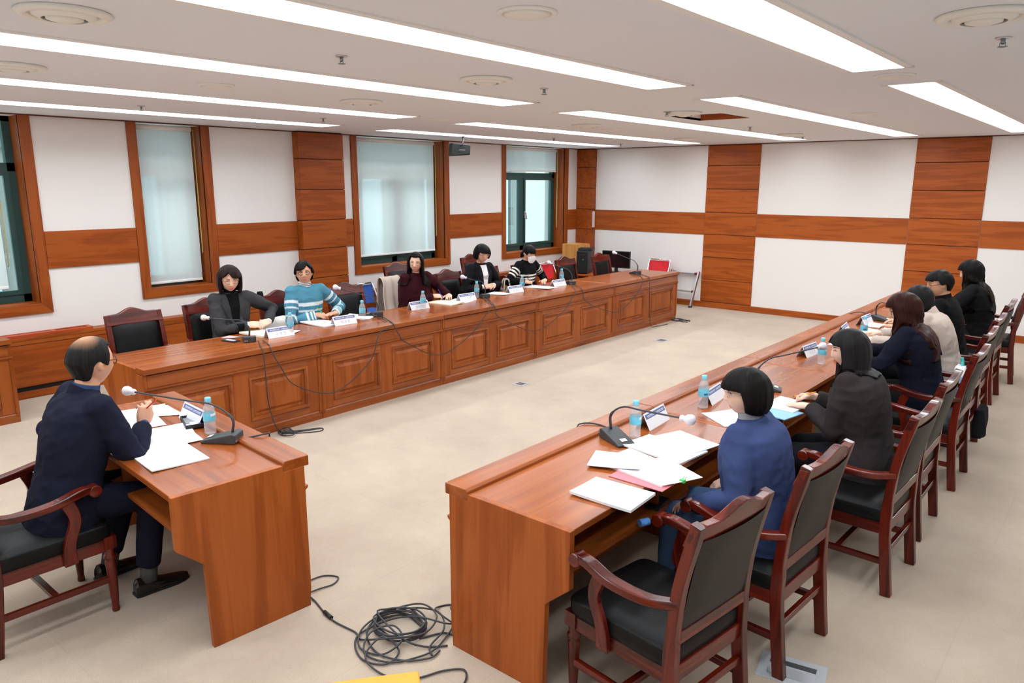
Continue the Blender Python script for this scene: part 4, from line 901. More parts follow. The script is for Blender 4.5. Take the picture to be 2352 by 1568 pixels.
for k, (z_, xa, xb) in enumerate(((zt-.16,-.03,.035),(zt-.175,-.02,.04),(zt-.19,-.035,.02))):
    patch('shirt_print', bv, [(z_,xa,xb),(z_+.006,xa+.004,xb)], M['grey'], go, .008)
r, go, bv, J5 = person('seated woman in white face mask and black sweater with cream stripes', (1.93,7.89), -4, 10, (-14,-20,0),
    {'R': ((2.15,7.72,.815),(.45,.85,-.05),'pen',(.9,-.2,-.7)), 'L': ((2.19,8.10,.805),(.4,-.8,0),'rest',(-.9,-.2,-.7))}, dict(len=.055,side=.0,vol=.012,face=54,front=.03,short=True,seed=11,jag=.006,soft=10), 'black', 'mid', True, ('sweater',KN),
    topcol=striped(rgb(20,20,23), rgb(228,224,212), [(.24,.262),(.285,.307),(.33,.352)], [(.28,.36),(.44,.52),(.60,.68)], []), size=.95, mask=True, eyes_down=True)
a = MB(); a.ball(J5['Mh'] @ Vector((.045,-.085,-.05)), (.034,.034,.038), 14, 10); a.tube([J5['Mh'] @ Vector((.045,-.08,-.05)), J5['Mh'] @ Vector((.06,-.09,-.10))], [.03,.014], 12); hb_ = part('hair_bun', a, HM['black'], r)
# ---- right-hand row (facing -x)
r, go, bv, JA = person('seated woman in blue jacket with a glossy black bob, seen from behind', (7.24,3.24), 186, 9, (213,-2,0),
    {'R': ((6.99,3.42,.64),(-.7,-.5,-.4),'rest',(.7,-.2,-.9)), 'L': ((7.0,2.99,.655),(-.8,.3,-.3),'rest',(-.5,-.7,-.8))}, dict(len=.088,side=.075,vol=.031,face=70,front=.03,curl=.2,seed=13,soft=16), 'black', 'fair', True, ('jacket',M['bluejacket']), size=.93, girth=1.22, glasses='alu', neck=('grey_turtleneck',M['greyneck'],.057,.06), hood=(M['bluejacket'],.074,.04), trousers=M['jeans'], hem=.06, rise=-.025)
r, go, bv, JB = person('seated woman in dark brown jacket with shoulder-length hair, writing with an orange pencil', (7.37,4.43), 183, 10, (205,-10,0),
    {'R': ((7.01,4.57,.83),(-.85,-.45,-.05),'pen',(.4,-.3,-1)), 'L': ((7.05,4.38,.815),(-.95,.1,-.05),'flat',(-.35,-.2,-1))}, dict(len=.235,side=.215,vol=.030,face=60,front=.06,curl=.06,seed=15,part=-.1,flare=.04,soft=14), 'softblack', 'fair', True, ('jacket',M['brownjacket']), size=.93, girth=1.22, hem=.08, lips='lipred', hood=(M['brownjacket'],.074,.035))
r, go, bv, JC = person('seated woman in navy cardigan with long wavy brown hair', (7.33,6.08), 182, 13, (194,-18,0),
    {'R': ((6.80,6.16,.825),(-.9,-.3,-.05),'rest',(.8,-.4,-.6)), 'L': ((6.86,5.83,.825),(-.9,.3,-.05),'rest',(-.7,-.5,-.6))}, dict(len=.37,side=.33,vol=.036,face=54,front=.05,seed=17,wave=.013,flare=.0,curl=.15,ragged=.03,drape=(0,-.2,0)), 'brown', 'fair', True, ('cardigan',M['navyknit']), size=.97, girth=1.14, glasses='wire', hem=.05, neck=('collar',M['navyknit'],.062,.035))
r, go, bv, JD = person('seated woman in beige wool coat bending over her papers', (7.31,6.93), 182, 17, (188,-24,0),
    {'R': ((6.76,7.0,.825),(-.9,-.3,-.05),'rest',(.8,-.4,-.6)), 'L': ((6.80,6.62,.825),(-.9,.35,-.05),'pen',(-.7,-.5,-.6))}, dict(len=.30,side=.28,vol=.018,face=54,front=.07,seed=19,ragged=.02,drape=(0,-.1,0),flare=-.05,curl=.3), 'softblack', 'fair', True, ('coat',M['beigecoat']), size=.96, girth=1.16, hem=.10, hood=(M['beigecoat'],.08,.06))
r, go, bv, JE = person('seated young man in black jacket with round glasses and short black hair', (7.24,7.62), 182, 11, (210,-12,0),
    {'R': ((6.74,7.80,.825),(-.9,-.3,-.05),'rest',(.8,-.4,-.6)), 'L': ((6.78,7.42,.825),(-.9,.3,-.05),'rest',(-.7,-.5,-.6))}, dict(len=.07,side=.0,vol=.026,face=70,front=.055,short=True,seed=21,jag=.006,crown=.004), 'black', 'tan', False, ('jacket',M['blacktop']), size=.98, glasses='wire', neck=('collar',M['blacktop'],.068,.05), rise=.015)
r, go, bv, JF = person('seated woman in black with long wavy black hair, farthest along the right-hand row', (7.28,8.95), 180, 10, (186,-16,0),
    {'R': ((6.76,8.92,.825),(-.9,-.3,-.05),'rest',(.8,-.4,-.6)), 'L': ((6.80,8.54,.825),(-.9,.3,-.05),'rest',(-.7,-.5,-.6))}, dict(len=.44,side=.36,vol=.025,face=50,front=.045,seed=23,wave=.013,flare=-.03,curl=.30,ragged=.03,drape=(0,-.2,0)), 'black', 'fair', True, ('sweater',M['blacktop']), size=1.0, girth=1.06)
# ---- at the head desk (facing +y)
def bald(p):
    d = math.hypot(p.x/.052, (p.y+.035)/.05); return max(0, min(1, 1.35-d))*.85 if p.z > .03 else 0
r, go, bv, JH = person('man in a dark navy suit at the head desk holding a red pen, thinning hair', (4.53,1.19), 88, 14, (102,-5,0),
    {'R': ((4.53,1.60,.865),(-.15,.25,.95),'pen',(.9,-.5,-.7)), 'L': ((4.33,1.46,.805),(.35,.9,0),'flat',(-.8,-.3,-.7))}, dict(len=.085,side=.035,vol=.011,face=62,front=.085,short=True,seed=25,jag=.003,bald=bald), 'softblack', 'tan', False, ('suit_jacket',M['navysuit']), size=1.03, girth=1.14, glasses='darkwire', neck=('shirt_collar',M['denim'],.064,.05), hood=(M['navysuit'],.078,.055), trousers=M['navytr'], hem=.09, cuff=M['denim'], rise=.0,
    legs=dict(KR=(.13,.36,.53),AR=(.13,.30,.095),TR=(.0,.15,-.055),KL=(-.14,.34,.53),AL=(-.19,.22,.095),TL=(-.03,.15,-.055)))
# ---------------------------------------------------------------- small things on and around the desks
LT, RT = LH-.014+.0005, RH-.022+.0005
M['cap'] = mat('light_blue_cap', srgb(126,210,232), .4); M['label'] = mat('blue_bottle_label', srgb(110,196,220), .4, var=.12, vscale=30); M['labelw'] = mat('label_white', srgb(240,248,252), .4); M['labeld'] = mat('label_dark_blue', srgb(40,96,140), .4)
M['cardblue'] = mat('card_header_blue', srgb(96,108,156), .6); M['inkgrey'] = mat('grey_print', srgb(176,178,188), .7); M['ink'] = mat('dark_print', srgb(120,122,130), .7)
M['micgrey'] = mat('microphone_grey_plastic', srgb(58,60,62), .5); M['miccover'] = mat('white_microphone_cover', srgb(222,218,226), .8); M['cable'] = mat('grey_black_cable', srgb(58,58,62), .6)
BP = {}
def bottle(label, x, y, z):
    if 'b' not in BP:
        t = thing('water_bottle', label, 'bottle', (x,y,z), random.random()*6, 'small water bottles with light blue caps'); BP['b'] = t
        pr = [(.024,.0),(.030,.004),(.031,.012),(.0285,.018),(.031,.024),(.0285,.032),(.031,.040),(.0285,.048),(.031,.056),(.030,.064),(.0305,.072),(.0315,.074),(.0315,.122),(.0305,.126),(.031,.135),(.027,.150),(.019,.166),(.0135,.176),(.0125,.182)]
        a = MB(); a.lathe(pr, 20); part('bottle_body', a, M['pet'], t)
        a = MB(); a.lathe([(.0318,.076),(.0321,.078),(.0321,.118),(.0318,.120)], 24); 
        a.f = [f for f in a.f if len(f) == 4]; a.sm = [True]*len(a.f); part('bottle_label', a, M['label'], t)
        a = MB(); a.rings([[(.0324*math.cos(q), .0324*math.sin(q), z_) for q in np.linspace(-.7,.7,8)] for z_ in (.104,.117)], caps=False, closed=False); part('label_mark', a, M['labelw'], t)
        a = MB(); a.rings([[(.0324*math.cos(q), .0324*math.sin(q), z_) for q in np.linspace(2.2,3.0,6)] for z_ in (.085,.097)], caps=False, closed=False); part('label_mark', a, M['labeld'], t)
        a = MB(); a.lathe([(.0155,.178),(.016,.18),(.016,.2),(.0145,.203),(.001,.204)], 18); part('cap', a, M['cap'], t)
        return t
    return clone(BP['b'], label, (x,y,z), random.random()*6, 'small water bottles with light blue caps')
who = ['by the woman in the charcoal blazer','beside the empty chair after the striped-sweater man','in front of the woman in plum','by the woman in the black blazer','by the masked woman','past the masked woman, last in the window-side row']
for (x,y), l in zip([(2.562,3.794),(2.478,4.692),(2.452,5.555),(2.334,6.554),(2.369,7.38),(2.30,8.337)], who): bottle('water bottle with blue cap '+l, x, y, LT)
for (x,y), l in zip([(6.487,3.322),(6.524,4.053),(6.70,5.671),(6.669,6.876)], ['beside the nearest microphone of the right-hand row','in front of the woman in the blue jacket','behind the woman in the dark brown jacket\'s microphone','near the papers of the woman in the navy cardigan']): bottle('water bottle with blue cap '+l, x, y, RT)
bottle('water bottle with blue cap on the head desk', 4.705, 1.873, RT)
# name cards: folded tents
def text_mesh(s, size, align='CENTER'):
    cu = bpy.data.curves.new('t', 'FONT'); cu.body = s; cu.size = size; cu.align_x = align; cu.align_y = 'CENTER'; cu.resolution_u = 2
    o = bpy.data.objects.new('t', cu); COL.objects.link(o); dg = bpy.context.evaluated_depsgraph_get(); me = bpy.data.meshes.new_from_object(o.evaluated_get(dg)); bpy.data.objects.remove(o); return me
def name_card(label, name, x, y, z, az):
    """printed face looks along az"""
    t = thing('name_card', label, 'name card', (x,y,z), math.radians(az)-PI/2, 'folded name cards'); w_, h_, d_ = .13, .088, .045
    a = MB(); a.prism([(d_,0),(0,h_),(-d_,0),(-d_+.002,0),(0,h_-.004),(d_-.002,0)], -w_, w_, 'x'); part('card', a, M['paper'], t)
    for sgn in (1,-1):
        n = Vector((0,h_,d_)).normalized(); up = Vector((0,-d_,h_)).normalized(); c0 = Vector((0,d_,0)); X_ = Vector((-1,0,0))
        if sgn < 0: n.y *= -1; up.y *= -1; c0.y *= -1; X_ = Vector((1,0,0))
        def P_(u, v, e=.0006): return tuple(c0+X_*u+up*v+n*e)
        a = MB(); a.add([P_(-.12,.062),P_(.12,.062),P_(.12,.089),P_(-.12,.089)], [(0,1,2,3)]); part('header_band', a, M['cardblue'], t)
        a = MB(); rs = random.Random(3); u = -.098
        while u < .098:
            wd = .005+.003*rs.random()
            if not (-.006 < u < .006):
                v0 = .0695; a.add([P_(u,v0,.0009),P_(u+wd,v0,.0009),P_(u+wd,v0+.0025,.0009),P_(u,v0+.0025,.0009)], [(0,1,2,3)]); a.add([P_(u,v0+.0055,.0009),P_(u+wd,v0+.0055,.0009),P_(u+wd,v0+.0105,.0009),P_(u,v0+.0105,.0009)], [(0,1,2,3)]) if rs.random() < .7 else a.add([P_(u+wd*.6,v0+.003,.0009),P_(u+wd,v0+.003,.0009),P_(u+wd,v0+.011,.0009),P_(u+wd*.6,v0+.011,.0009)], [(0,1,2,3)])
            u += wd+.0016
        part('header_print', a, M['paper'], t)
        if not name: continue
        me = text_mesh(name, .033); B = Matrix((X_.to_4d(), up.to_4d(), n.to_4d(), (0,0,0,1))).transposed(); B = Matrix(((X_.x,up.x,n.x,0),(X_.y,up.y,n.y,0),(X_.z,up.z,n.z,0),(0,0,0,1))); B.translation = c0+up*.031+n*.0008
        me.transform(B); link('written_name', me, M['inkgrey'], t)
    return t
NL = [('이 경 진','before the woman in the charcoal blazer'),('박 상 훈','before the man in the striped sweater'),('김지은영','before the woman in plum'),('고 미 은','between the women in plum and the black blazer'),('박 효 임','between the black blazer and the masked woman'),('이 나 영','past the masked woman')]
for (x,y), (n_, l) in zip([(2.553,3.681),(2.509,4.434),(2.39,5.54),(2.38,6.321),(2.372,7.226),(2.421,8.094)], NL): name_card('white name card with blue header '+l, n_, x, y, LT, -3)
for (x,y), (n_, l, a_) in zip([(6.447,3.585),(6.494,4.251),(6.516,5.933),(6.46,7.018),(6.47,7.66)], [('','beside the bottle nearest the camera on the right',184),('','at the face of the woman in the blue jacket',186),('유 은 진','beyond the woman in the dark brown jacket',176),('','seen edge-on behind the brown-jacket woman\'s head',186),('고 승 현','farthest on the right-hand row',178)]): name_card('folded name card '+l, n_, x, y, RH-.002+.0005 if x < 6.30 else RT, a_)
name_card('folded name card behind the bottle on the head desk', '', 4.43, 1.93, RT, 86)
# gooseneck microphones
def mic(label, x, y, z, az, head, cord=None):
    """base tapers towards the speaker (az); head: world position of the microphone tip"""
    t = thing('gooseneck_microphone', label, 'microphone', (x,y,z), math.radians(az)-PI/2, 'gooseneck desk microphones')
    a = MB(); a.prism([(-.095,0),(.095,0),(.098,.012),(.07,.022),(-.075,.056),(-.095,.05)], -.052, .052, 'x'); part('base', a, M['micgrey'], t, bevel=.006, fix=True)
    a = MB(); a.add([(-.018,.05,.0305),(.018,.05,.0305),(.018,.075,.0240),(-.018,.075,.0240)], [(3,2,1,0)]); part('talk_button', a, M['labelw'], t)
    a = MB(); a.box(-.045,-.035,-.0985,-.094,.012,.022); a.box(-.028,-.02,-.0985,-.094,.012,.022); part('socket', a, M['alu'], t)
    R = Matrix.Rotation(-(math.radians(az)-PI/2), 3, 'Z'); h = R @ (Vector(head)-Vector((x,y,z))); b0 = Vector((.0,-.06,.05)); d = (h-Vector((0,-.05,.20))).normalized()
    c1 = Vector((0,-.062,.13))
    pts = sweep([b0, c1, c1+(h-c1)*.18+Vector((0,0,.045)), c1+(h-c1)*.45+Vector((0,0,.03)), h], 6)
    a = MB(); a.tube(pts, [.0075 if i < 8 else .0048 for i in range(len(pts))], 8); part('gooseneck', a, M['cable'], t)
    dv = (pts[-1]-pts[-3]).normalized(); q = dv.to_track_quat('Z','Y').to_matrix(); a = MB()
    a.lathe([(.006,-.012),(.015,-.008),(.017,.0),(.0125,.008),(.014,.014),(.024,.03),(.027,.045),(.024,.06),(.012,.07),(.001,.072)], 16); a.xform(Matrix.Translation(h) @ q.to_4x4()); part('windscreen_cover', a, M['miccover'], t)
    return t
lm = ['before the woman in the charcoal blazer','before the empty chair after the striped-sweater man','before the woman in the black blazer','next after the masked woman','alone near the far end of the window-side row']
LM = [(2.517,3.398),(2.37,4.957),(2.36,6.641),(2.432,8.343),(2.50,9.98)]
HM_ = [(2.25,3.20,.945),(2.22,4.63,1.06),(2.20,6.50,.985),(2.22,8.23,1.03),(2.22,10.06-.05,1.045)]
HM_ = [(2.2,3.203,.94),(2.2,4.632,1.055),(2.2,6.506,.987),(2.2,8.232,1.025),(2.2,9.90,1.05)]
for (x,y), h_, l in zip(LM, HM_, lm): mic('black gooseneck microphone with white cover '+l, x, y, LT, 180-25, h_)
mic('gooseneck microphone nearest the camera on the right-hand row', 6.45, 3.20, RT, -25, (6.82,3.20,.985))
mic('gooseneck microphone pointing at the woman in the dark brown jacket', 6.66, 4.70, RT, 20, (6.80,5.252,.996))
mic('gooseneck microphone farthest along the right-hand row', 6.55, 7.95, RT, -10, (6.85,7.45,1.0))
mic('gooseneck microphone on the head desk by the bottle', 4.87, 1.85, RT, 215, (4.30,1.66,.985))
# ---- cables
def cable(label, pts, r=.0045, n=8, cat='cable', name='cable'):
    a = MB(); a.tube(sweep(pts, n), r, 7); o = part(name, a, M['cable']); tag(o, label, cat, 'black microphone cables'); return o
fx = 2.962
cable('microphone cable swagging across the first two window-side desks', [(2.62,3.47,LT+.006),(2.90,3.36,LH+.006),(fx,3.34,LH-.03),(2.975,3.40,.60),(fx,3.554,.385),(fx,3.96,.238),(fx,4.375,.45),(fx,4.50,.70),(fx,4.62,LH-.02),(2.90,4.72,LH+.006),(2.47,4.88,LT+.006)])
cable('microphone cable hanging to the floor from the first window-side desk', [(2.60,3.44,LT+.006),(2.90,3.28,LH+.006),(fx+.004,3.26,LH-.03),(2.97,3.265,.55),(2.972,3.273,.30),(2.985,3.33,.06),(3.02,3.45,.008),(3.13,3.66,.006),(3.20,3.62,.006),(3.12,3.48,.006),(3.00,3.36,.006)])
cable('microphone cable swagging across the second and third window-side desks', [(2.46,4.95,LT+.006),(2.90,4.72,LH+.009),(fx+.002,4.70,LH-.03),(2.97,4.74,.66),(fx,4.84,.56),(fx,5.298,.351),(fx,5.765,.489),(fx,6.02,.68),(fx,6.1,LH-.02),(2.90,6.2,LH+.006),(2.45,6.55,LT+.006)])
cable('microphone cable swagging across the third and fourth window-side desks', [(2.45,6.62,LT+.006),(2.90,6.22,LH+.009),(fx+.002,6.18,LH-.03),(2.97,6.2,.66),(fx,6.35,.577),(fx,6.915,.365),(fx,7.443,.509),(fx,7.68,.69),(fx,7.74,LH-.02),(2.90,7.82,LH+.006),(2.52,8.27,LT+.006)])
cable('microphone cable swagging across the last two window-side desks', [(2.52,8.33,LT+.006),(2.90,7.95,LH+.009),(fx+.002,7.90,LH-.03),(2.97,7.95,.62),(fx,8.229,.495),(fx,8.779,.365),(fx,9.288,.56),(fx,9.42,LH-.02),(2.90,9.5,LH+.006),(2.60,9.9,LT+.006)])
cable('microphone cable dropping to the floor at the last window-side desk', [(2.60,9.95,LT+.006),(2.90,9.66,LH+.006),(fx,9.62,LH-.03),(2.972,9.63,.4),(2.98,9.68,.05),(3.0,9.85,.006),(3.04,10.1,.006)])
def loops(label, cx, cy, rr, n, seed, z=.006, extra=None, r=.005):
    rs = random.Random(seed); pts = []
    for k in range(n*9):
        q = k/9*2*PI; g = rr*(.75+.3*math.sin(k*.9+seed)+.25*rs.random()); ox = rr*.35*math.sin(k*.21+seed)
        pts.append((cx+ox+g*math.cos(q), cy+.7*rr*.35*math.cos(k*.17)+g*.75*math.sin(q), z+.004*(k % 5)))
    return cable(label, (extra or [])+pts, r, 5)
loops('tangled cable heap on the carpet below the first window-side desk', 3.02, 3.40, .075, 3, 4, extra=[(3.14,3.66,.006),(3.10,3.55,.006)])
loops('cable heap on the carpet at the far end of the window-side row', 3.06, 10.50, .12, 3, 9)
# big coil between the head desk and the right-hand row
coil = [(6.215,2.24,.008),(6.13,2.22,.008)]
for k in range(60): q = k*.7; coil.append((5.945+.125*math.cos(q)+.01*math.sin(k*2.1), 2.105+.105*math.sin(q)+.012*math.cos(k*1.7), .006+.0009*k))
coil += [(6.06,2.02,.05),(6.14,2.08,.012),(6.215,2.16,.008)]
cable('thick coiled bundle of black cable on the carpet beside the right-hand row', coil, .0048, 4)
cable('loose black cable looping round the coiled bundle to the right-hand desk', [(5.36,1.99,.012),(5.43,1.985,.006),(5.55,1.955,.006),(5.66,1.94,.006),(5.80,1.95,.006),(5.87,1.93,.008),(6.02,1.97,.06),(6.12,2.10,.062),(6.06,2.24,.06),(5.92,2.26,.06),(5.80,2.14,.02),(5.84,1.99,.012),(6.0,1.91,.012),(6.14,1.95,.01),(6.22,2.04,.01),(6.215,2.11,.009)])
cable('loose black cable drawing wide loops toward the bottom of the photo', [(6.215,2.40,.008),(6.14,2.44,.008),(6.0,2.40,.01),(6.12,2.33,.012),(6.15,2.22,.066),(6.0,2.16,.07),(5.86,2.1,.02),(5.84,1.93,.01),(5.98,1.84,.008),(6.10,1.88,.01),(6.08,1.98,.014),(5.98,1.97,.05),(6.0,1.85,.02),(6.15,1.83,.008),(6.27,1.90,.008),(6.33,2.02,.008),(6.40,2.08,.01),(6.46,2.0,.008),(6.40,1.88,.006),(6.50,1.78,.006),(6.68,1.66,.006)])
cable('loose black cable of overlapping rings left of the right-hand desk', [(6.215,2.06,.01),(6.16,2.10,.012),(6.13,2.22,.03),(6.02,2.29,.04),(5.88,2.24,.03),(5.80,2.10,.02),(5.83,1.96,.02),(5.93,1.88,.012),(6.04,1.92,.012),(6.06,2.02,.045),(5.96,2.05,.06),(5.90,1.96,.04),(5.97,1.87,.012),(6.10,1.90,.01),(6.17,2.0,.01),(6.19,2.12,.012),(6.10,2.34,.012),(6.0,2.42,.008),(5.95,2.36,.008),(6.02,2.28,.05),(6.14,2.30,.012),(6.215,2.33,.008)])
a = MB(); a.tube([(5.55,1.955,.010),(5.62,1.945,.010)], [.011,.011], 10); o = part('cable_connector', a, M['dark']); tag(o, 'black cable connector lying on the carpet by the head desk', 'connector')
cable('small cable loop by the foot of the head desk', [(5.24,2.0,.012),(5.235,2.09,.008),(5.25,2.17,.006),(5.32,2.21,.006),(5.36,2.15,.006),(5.345,2.07,.008),(5.34,1.99,.012)], .004)
t = thing('power_adapter', 'black power adapter hanging behind the end panel of the nearest right-hand desk', 'adapter', (6.62,2.30,0)); a = MB(); a.box(-.04,.04,-.035,.035,.0,.055); part('block', a, M['dark'], t, bevel=.012); a = MB(); a.tube(sweep([(0,0,.05),(-.02,.03,.2),(-.03,.0,.42)],6), .006, 7); part('lead', a, M['cable'], t)
cable('short cable behind the bottle end of the right-hand row', [(6.40,3.26,RT+.008),(6.33,3.30,RT+.02),(6.25,3.30,RH+.006),(6.19,3.26,RH+.006),(6.178,3.22,RH-.02),(6.178,3.2,.6)], .0045)
cable('short cable from the head-desk microphone over the ledge', [(4.95,1.93,RT+.012),(5.02,1.98,RH+.012),(5.02,2.03,RH+.008),(4.97,2.065,RH-.03),(4.96,2.065,.55)], .0045)
cable('cable of the far right-hand microphone over the ledge', [(6.47,7.98,RT+.01),(6.34,8.08,RH+.02),(6.24,8.05,RH+.006),(6.178,8.0,RH-.05),(6.178,8.0,.5)], .0045)

# ---- papers
def print_mat(name, density=.5):
    m = mat(name, srgb(244,244,246), .8); nt = m.node_tree; N = nt.nodes; L = nt.links; tc = N.new('ShaderNodeTexCoord')
    sp = N.new('ShaderNodeSeparateXYZ'); L.new(tc.outputs['Object'], sp.inputs[0])
    def mth(op, a_, b_=None):
        n = N.new('ShaderNodeMath'); n.operation = op; (L.new(a_, n.inputs[0]) if hasattr(a_, 'links') else setattr(n.inputs[0], 'default_value', a_))
        if b_ is not None: (L.new(b_, n.inputs[1]) if hasattr(b_, 'links') else setattr(n.inputs[1], 'default_value', b_))
        return n.outputs[0]
    ln = mth('GREATER_THAN', mth('FRACT', mth('MULTIPLY', sp.outputs['Y'], 95.)), .62)
    nz = N.new('ShaderNodeTexNoise'); nz.inputs['Scale'].default_value = 1; mp = N.new('ShaderNodeMapping'); mp.inputs['Scale'].default_value = (240,95,1); L.new(tc.outputs['Object'], mp.inputs[0]); L.new(mp.outputs[0], nz.inputs['Vector'])
    wd = mth('GREATER_THAN', nz.outputs['Fac'], .5); mg = mth('LESS_THAN', mth('ABSOLUTE', sp.outputs['X']), .085); mg2 = mth('LESS_THAN', mth('ABSOLUTE', sp.outputs['Y']), .12)
    f = mth('MULTIPLY', mth('MULTIPLY', ln, wd), mth('MULTIPLY', mg, mg2)); f = mth('MULTIPLY', f, density)
    mx = N.new('ShaderNodeMix'); mx.data_type = 'RGBA'; L.new(f, mx.inputs[0]); mx.inputs[6].default_value = srgb(244,244,246); mx.inputs[7].default_value = srgb(120,124,140); L.new(mx.outputs[2], N['Principled BSDF'].inputs['Base Color']); return m
M['printed'] = print_mat('printed_paper', .35)
def sheet(label, x, y, z, az, w_=.21, h_=.297, th=.0012, m='printed', name='paper_sheet', cat='paper', group=None, curl=.004, seed=0):
    rs = random.Random(seed+int(x*1000)); n = 8; V = []; cx, cy = rs.choice((-1,1)), rs.choice((-1,1))
    top = [[(w_*(i/n-.5), h_*(j/n-.5), curl*max(0, (cx*(i/n-.5)+cy*(j/n-.5)))**2*2) for i in range(n+1)] for j in range(n+1)]
    vs = [(p[0],p[1],p[2]+th) for r in top for p in r]+[p for r in top for p in r]; N0 = (n+1)**2; fs = []
    for j in range(n):
        for i in range(n):
            q = (j*(n+1)+i, j*(n+1)+i+1, (j+1)*(n+1)+i+1, (j+1)*(n+1)+i); fs += [q, tuple(N0+k for k in q[::-1])]
    rim = list(range(n+1))+[j*(n+1)+n for j in range(1,n+1)]+[n*(n+1)+i for i in range(n-1,-1,-1)]+[j*(n+1) for j in range(n-1,0,-1)]
    fs += [(rim[k], N0+rim[k], N0+rim[(k+1)%len(rim)], rim[(k+1)%len(rim)]) for k in range(len(rim))]
    a = MB(); a.add(vs, fs); o = part(name, a, M[m]); o.location = (x,y,z); o.rotation_euler = (0,0,math.radians(az)); return tag(o, label, cat, group)
GP = 'loose papers on the desks'
# right-hand row, near end
sheet('stapled document lying nearest the camera on the right-hand row', 6.81, 2.595, RT, 93, .225, .30, .012, 'paper', 'document', 'paper', GP)
for k, (u, v, l_) in enumerate(((-.055,.012,.16),(-.035,.012,.13))):
    a = MB(); 
    for j in range(9): a.box(6.81-.05+u*.6, 6.81-.05+u*.6+.007, 2.53+j*.016+k*.01, 2.53+j*.016+.011+k*.01, RT+.0121, RT+.0123)
    o = part('title_print', a, M['inkgrey'], bpy.data.objects['document']); o.matrix_parent_inverse = Matrix.Translation((6.81,2.595,RT)).to_4x4().inverted() @ Matrix.Identity(4); o.matrix_parent_inverse = (Matrix.Translation((6.81,2.595,RT)) @ Matrix.Rotation(math.radians(93),4,'Z')).inverted()
sheet('thick spread booklet of white pages in front of the woman in the blue jacket', 6.76, 2.955, RT, 80, .24, .40, .012, 'printed', 'document', 'paper', GP, .004, 2)
sheet('white page overhanging the desk edge with a green clip', 6.86, 2.97, RT+.012, 62, .21, .297, .002, 'printed', 'paper_sheet', 'paper', GP, .003, 3)
sheet('white page topmost of the spread pages by the blue jacket', 6.70, 3.25, RT, 84, .25, .36, .008, 'printed', 'document', 'paper', GP, .004, 4)
sheet('white page fanned toward the bottle on the right-hand row', 6.74, 3.40, RT+.008, 70, .21, .297, .003, 'printed', 'paper_sheet', 'paper', GP, .006, 5)
sheet('white page leaning toward the microphone on the right-hand row', 6.62, 2.93, RT+.012, 112, .21, .25, .003, 'printed', 'paper_sheet', 'paper', GP, .006, 6)
M['pinkfile'] = mat('pink_folder', srgb(226,120,130), .5); sheet('pink clear folder edge under the white pages', 6.82, 2.915, RT, 90, .30, .28, .003, 'pinkfile', 'folder', 'folder', None, 0)
a = MB(); a.box(-.012,.012,-.008,.008,-.006,.008); a.tube([(-.006,.008,.004),(-.006,.03,.012)],.0016,6); a.tube([(.006,.008,.004),(.006,.03,.012)],.0016,6); o = part('binder_clip', a, mat('green_clip', srgb(70,190,90), .4)); o.location = (6.985,2.905,RT+.014); tag(o, 'small green binder clip on the overhanging page', 'clip')
a = MB(); a.tube([(6.865,2.745,RT-.17),(6.885,2.79,RT-.17)], .017, 14); o = part('highlighter', a, mat('blue_highlighter', srgb(96,158,236), .35)); tag(o, 'blue highlighter cap on the under-desk shelf', 'pen')
sheet('white sheet beside the face of the woman in the blue jacket', 6.74, 3.95, RT, 55, .21, .26, .004, 'paper', 'paper_sheet', 'paper', GP, .004, 8)
M['bluebook'] = mat('light_blue_booklet', srgb(130,182,222), .4, var=.12, vscale=12); sheet('light blue booklet before the woman in the dark brown jacket', 6.87, 4.25, RT, 80, .21, .30, .006, 'bluebook', 'booklet', 'booklet', None, .001)
sheet('open white notebook under the hands of the woman in the dark brown jacket', 6.90, 4.42, RT+.006, 84, .26, .21, .006, 'paper', 'notebook', 'notebook', None, .002)
sheet('teal booklet stack before the woman in the navy cardigan', 6.80, 6.30, RT, 86, .19, .27, .022, 'bluebook', 'booklet', 'booklet', None, 0)
sheet('white sheet beyond the teal booklet', 6.66, 6.52, RT, 88, .21, .297, .002, 'paper', 'paper_sheet', 'paper', GP, .004, 9)
M['cream_p'] = mat('cream_paper', srgb(240,232,204), .8); sheet('cream open notebook before the woman in the beige coat', 6.64, 7.22, RT, 75, .26, .20, .012, 'cream_p', 'notebook', 'notebook', None, .006)
sheet('white sheet before the woman in the beige coat', 6.70, 7.0, RT, 100, .2, .24, .003, 'paper', 'paper_sheet', 'paper', GP, .006, 10)
sheet('white sheet before the young man in black', 6.66, 7.62, RT, 86, .21, .297, .003, 'paper', 'paper_sheet', 'paper', GP, .004, 11)
# head desk
sheet('white open document at the near edge of the head desk', 4.88, 1.56, RT, -6, .34, .27, .006, 'paper', 'document', 'paper', GP, .003, 12)
for k, (x,y,a_,l) in enumerate(((4.05,1.78,-20,'white sheet at the far left of the head desk'),(4.25,1.66,-12,'white sheet under the raised hand on the head desk'),(4.14,1.92,-35,'white sheet touching the ledge of the head desk'),(4.52,1.70,-18,'white sheet beside the black tray on the head desk'),(4.66,1.66,-10,'white sheet between the tray and the open document'))): sheet(l, x, y, RT+.0015*k, a_, .21, .297, .002, 'printed', 'paper_sheet', 'paper', GP, .005, 20+k)
t = thing('pen_tray', 'small black tray holding a calculator and pens on the head desk', 'tray', (4.485,1.885,RT+.007), math.radians(-18))
a = MB(); a.box(-.10,.10,-.05,.05,0,.004); a.box(-.10,.10,-.05,-.046,0,.022); a.box(-.10,.10,.046,.05,0,.022); a.box(-.10,-.096,-.046,.046,0,.022); a.box(.096,.10,-.046,.046,0,.022); part('tray', a, M['dark'], t)
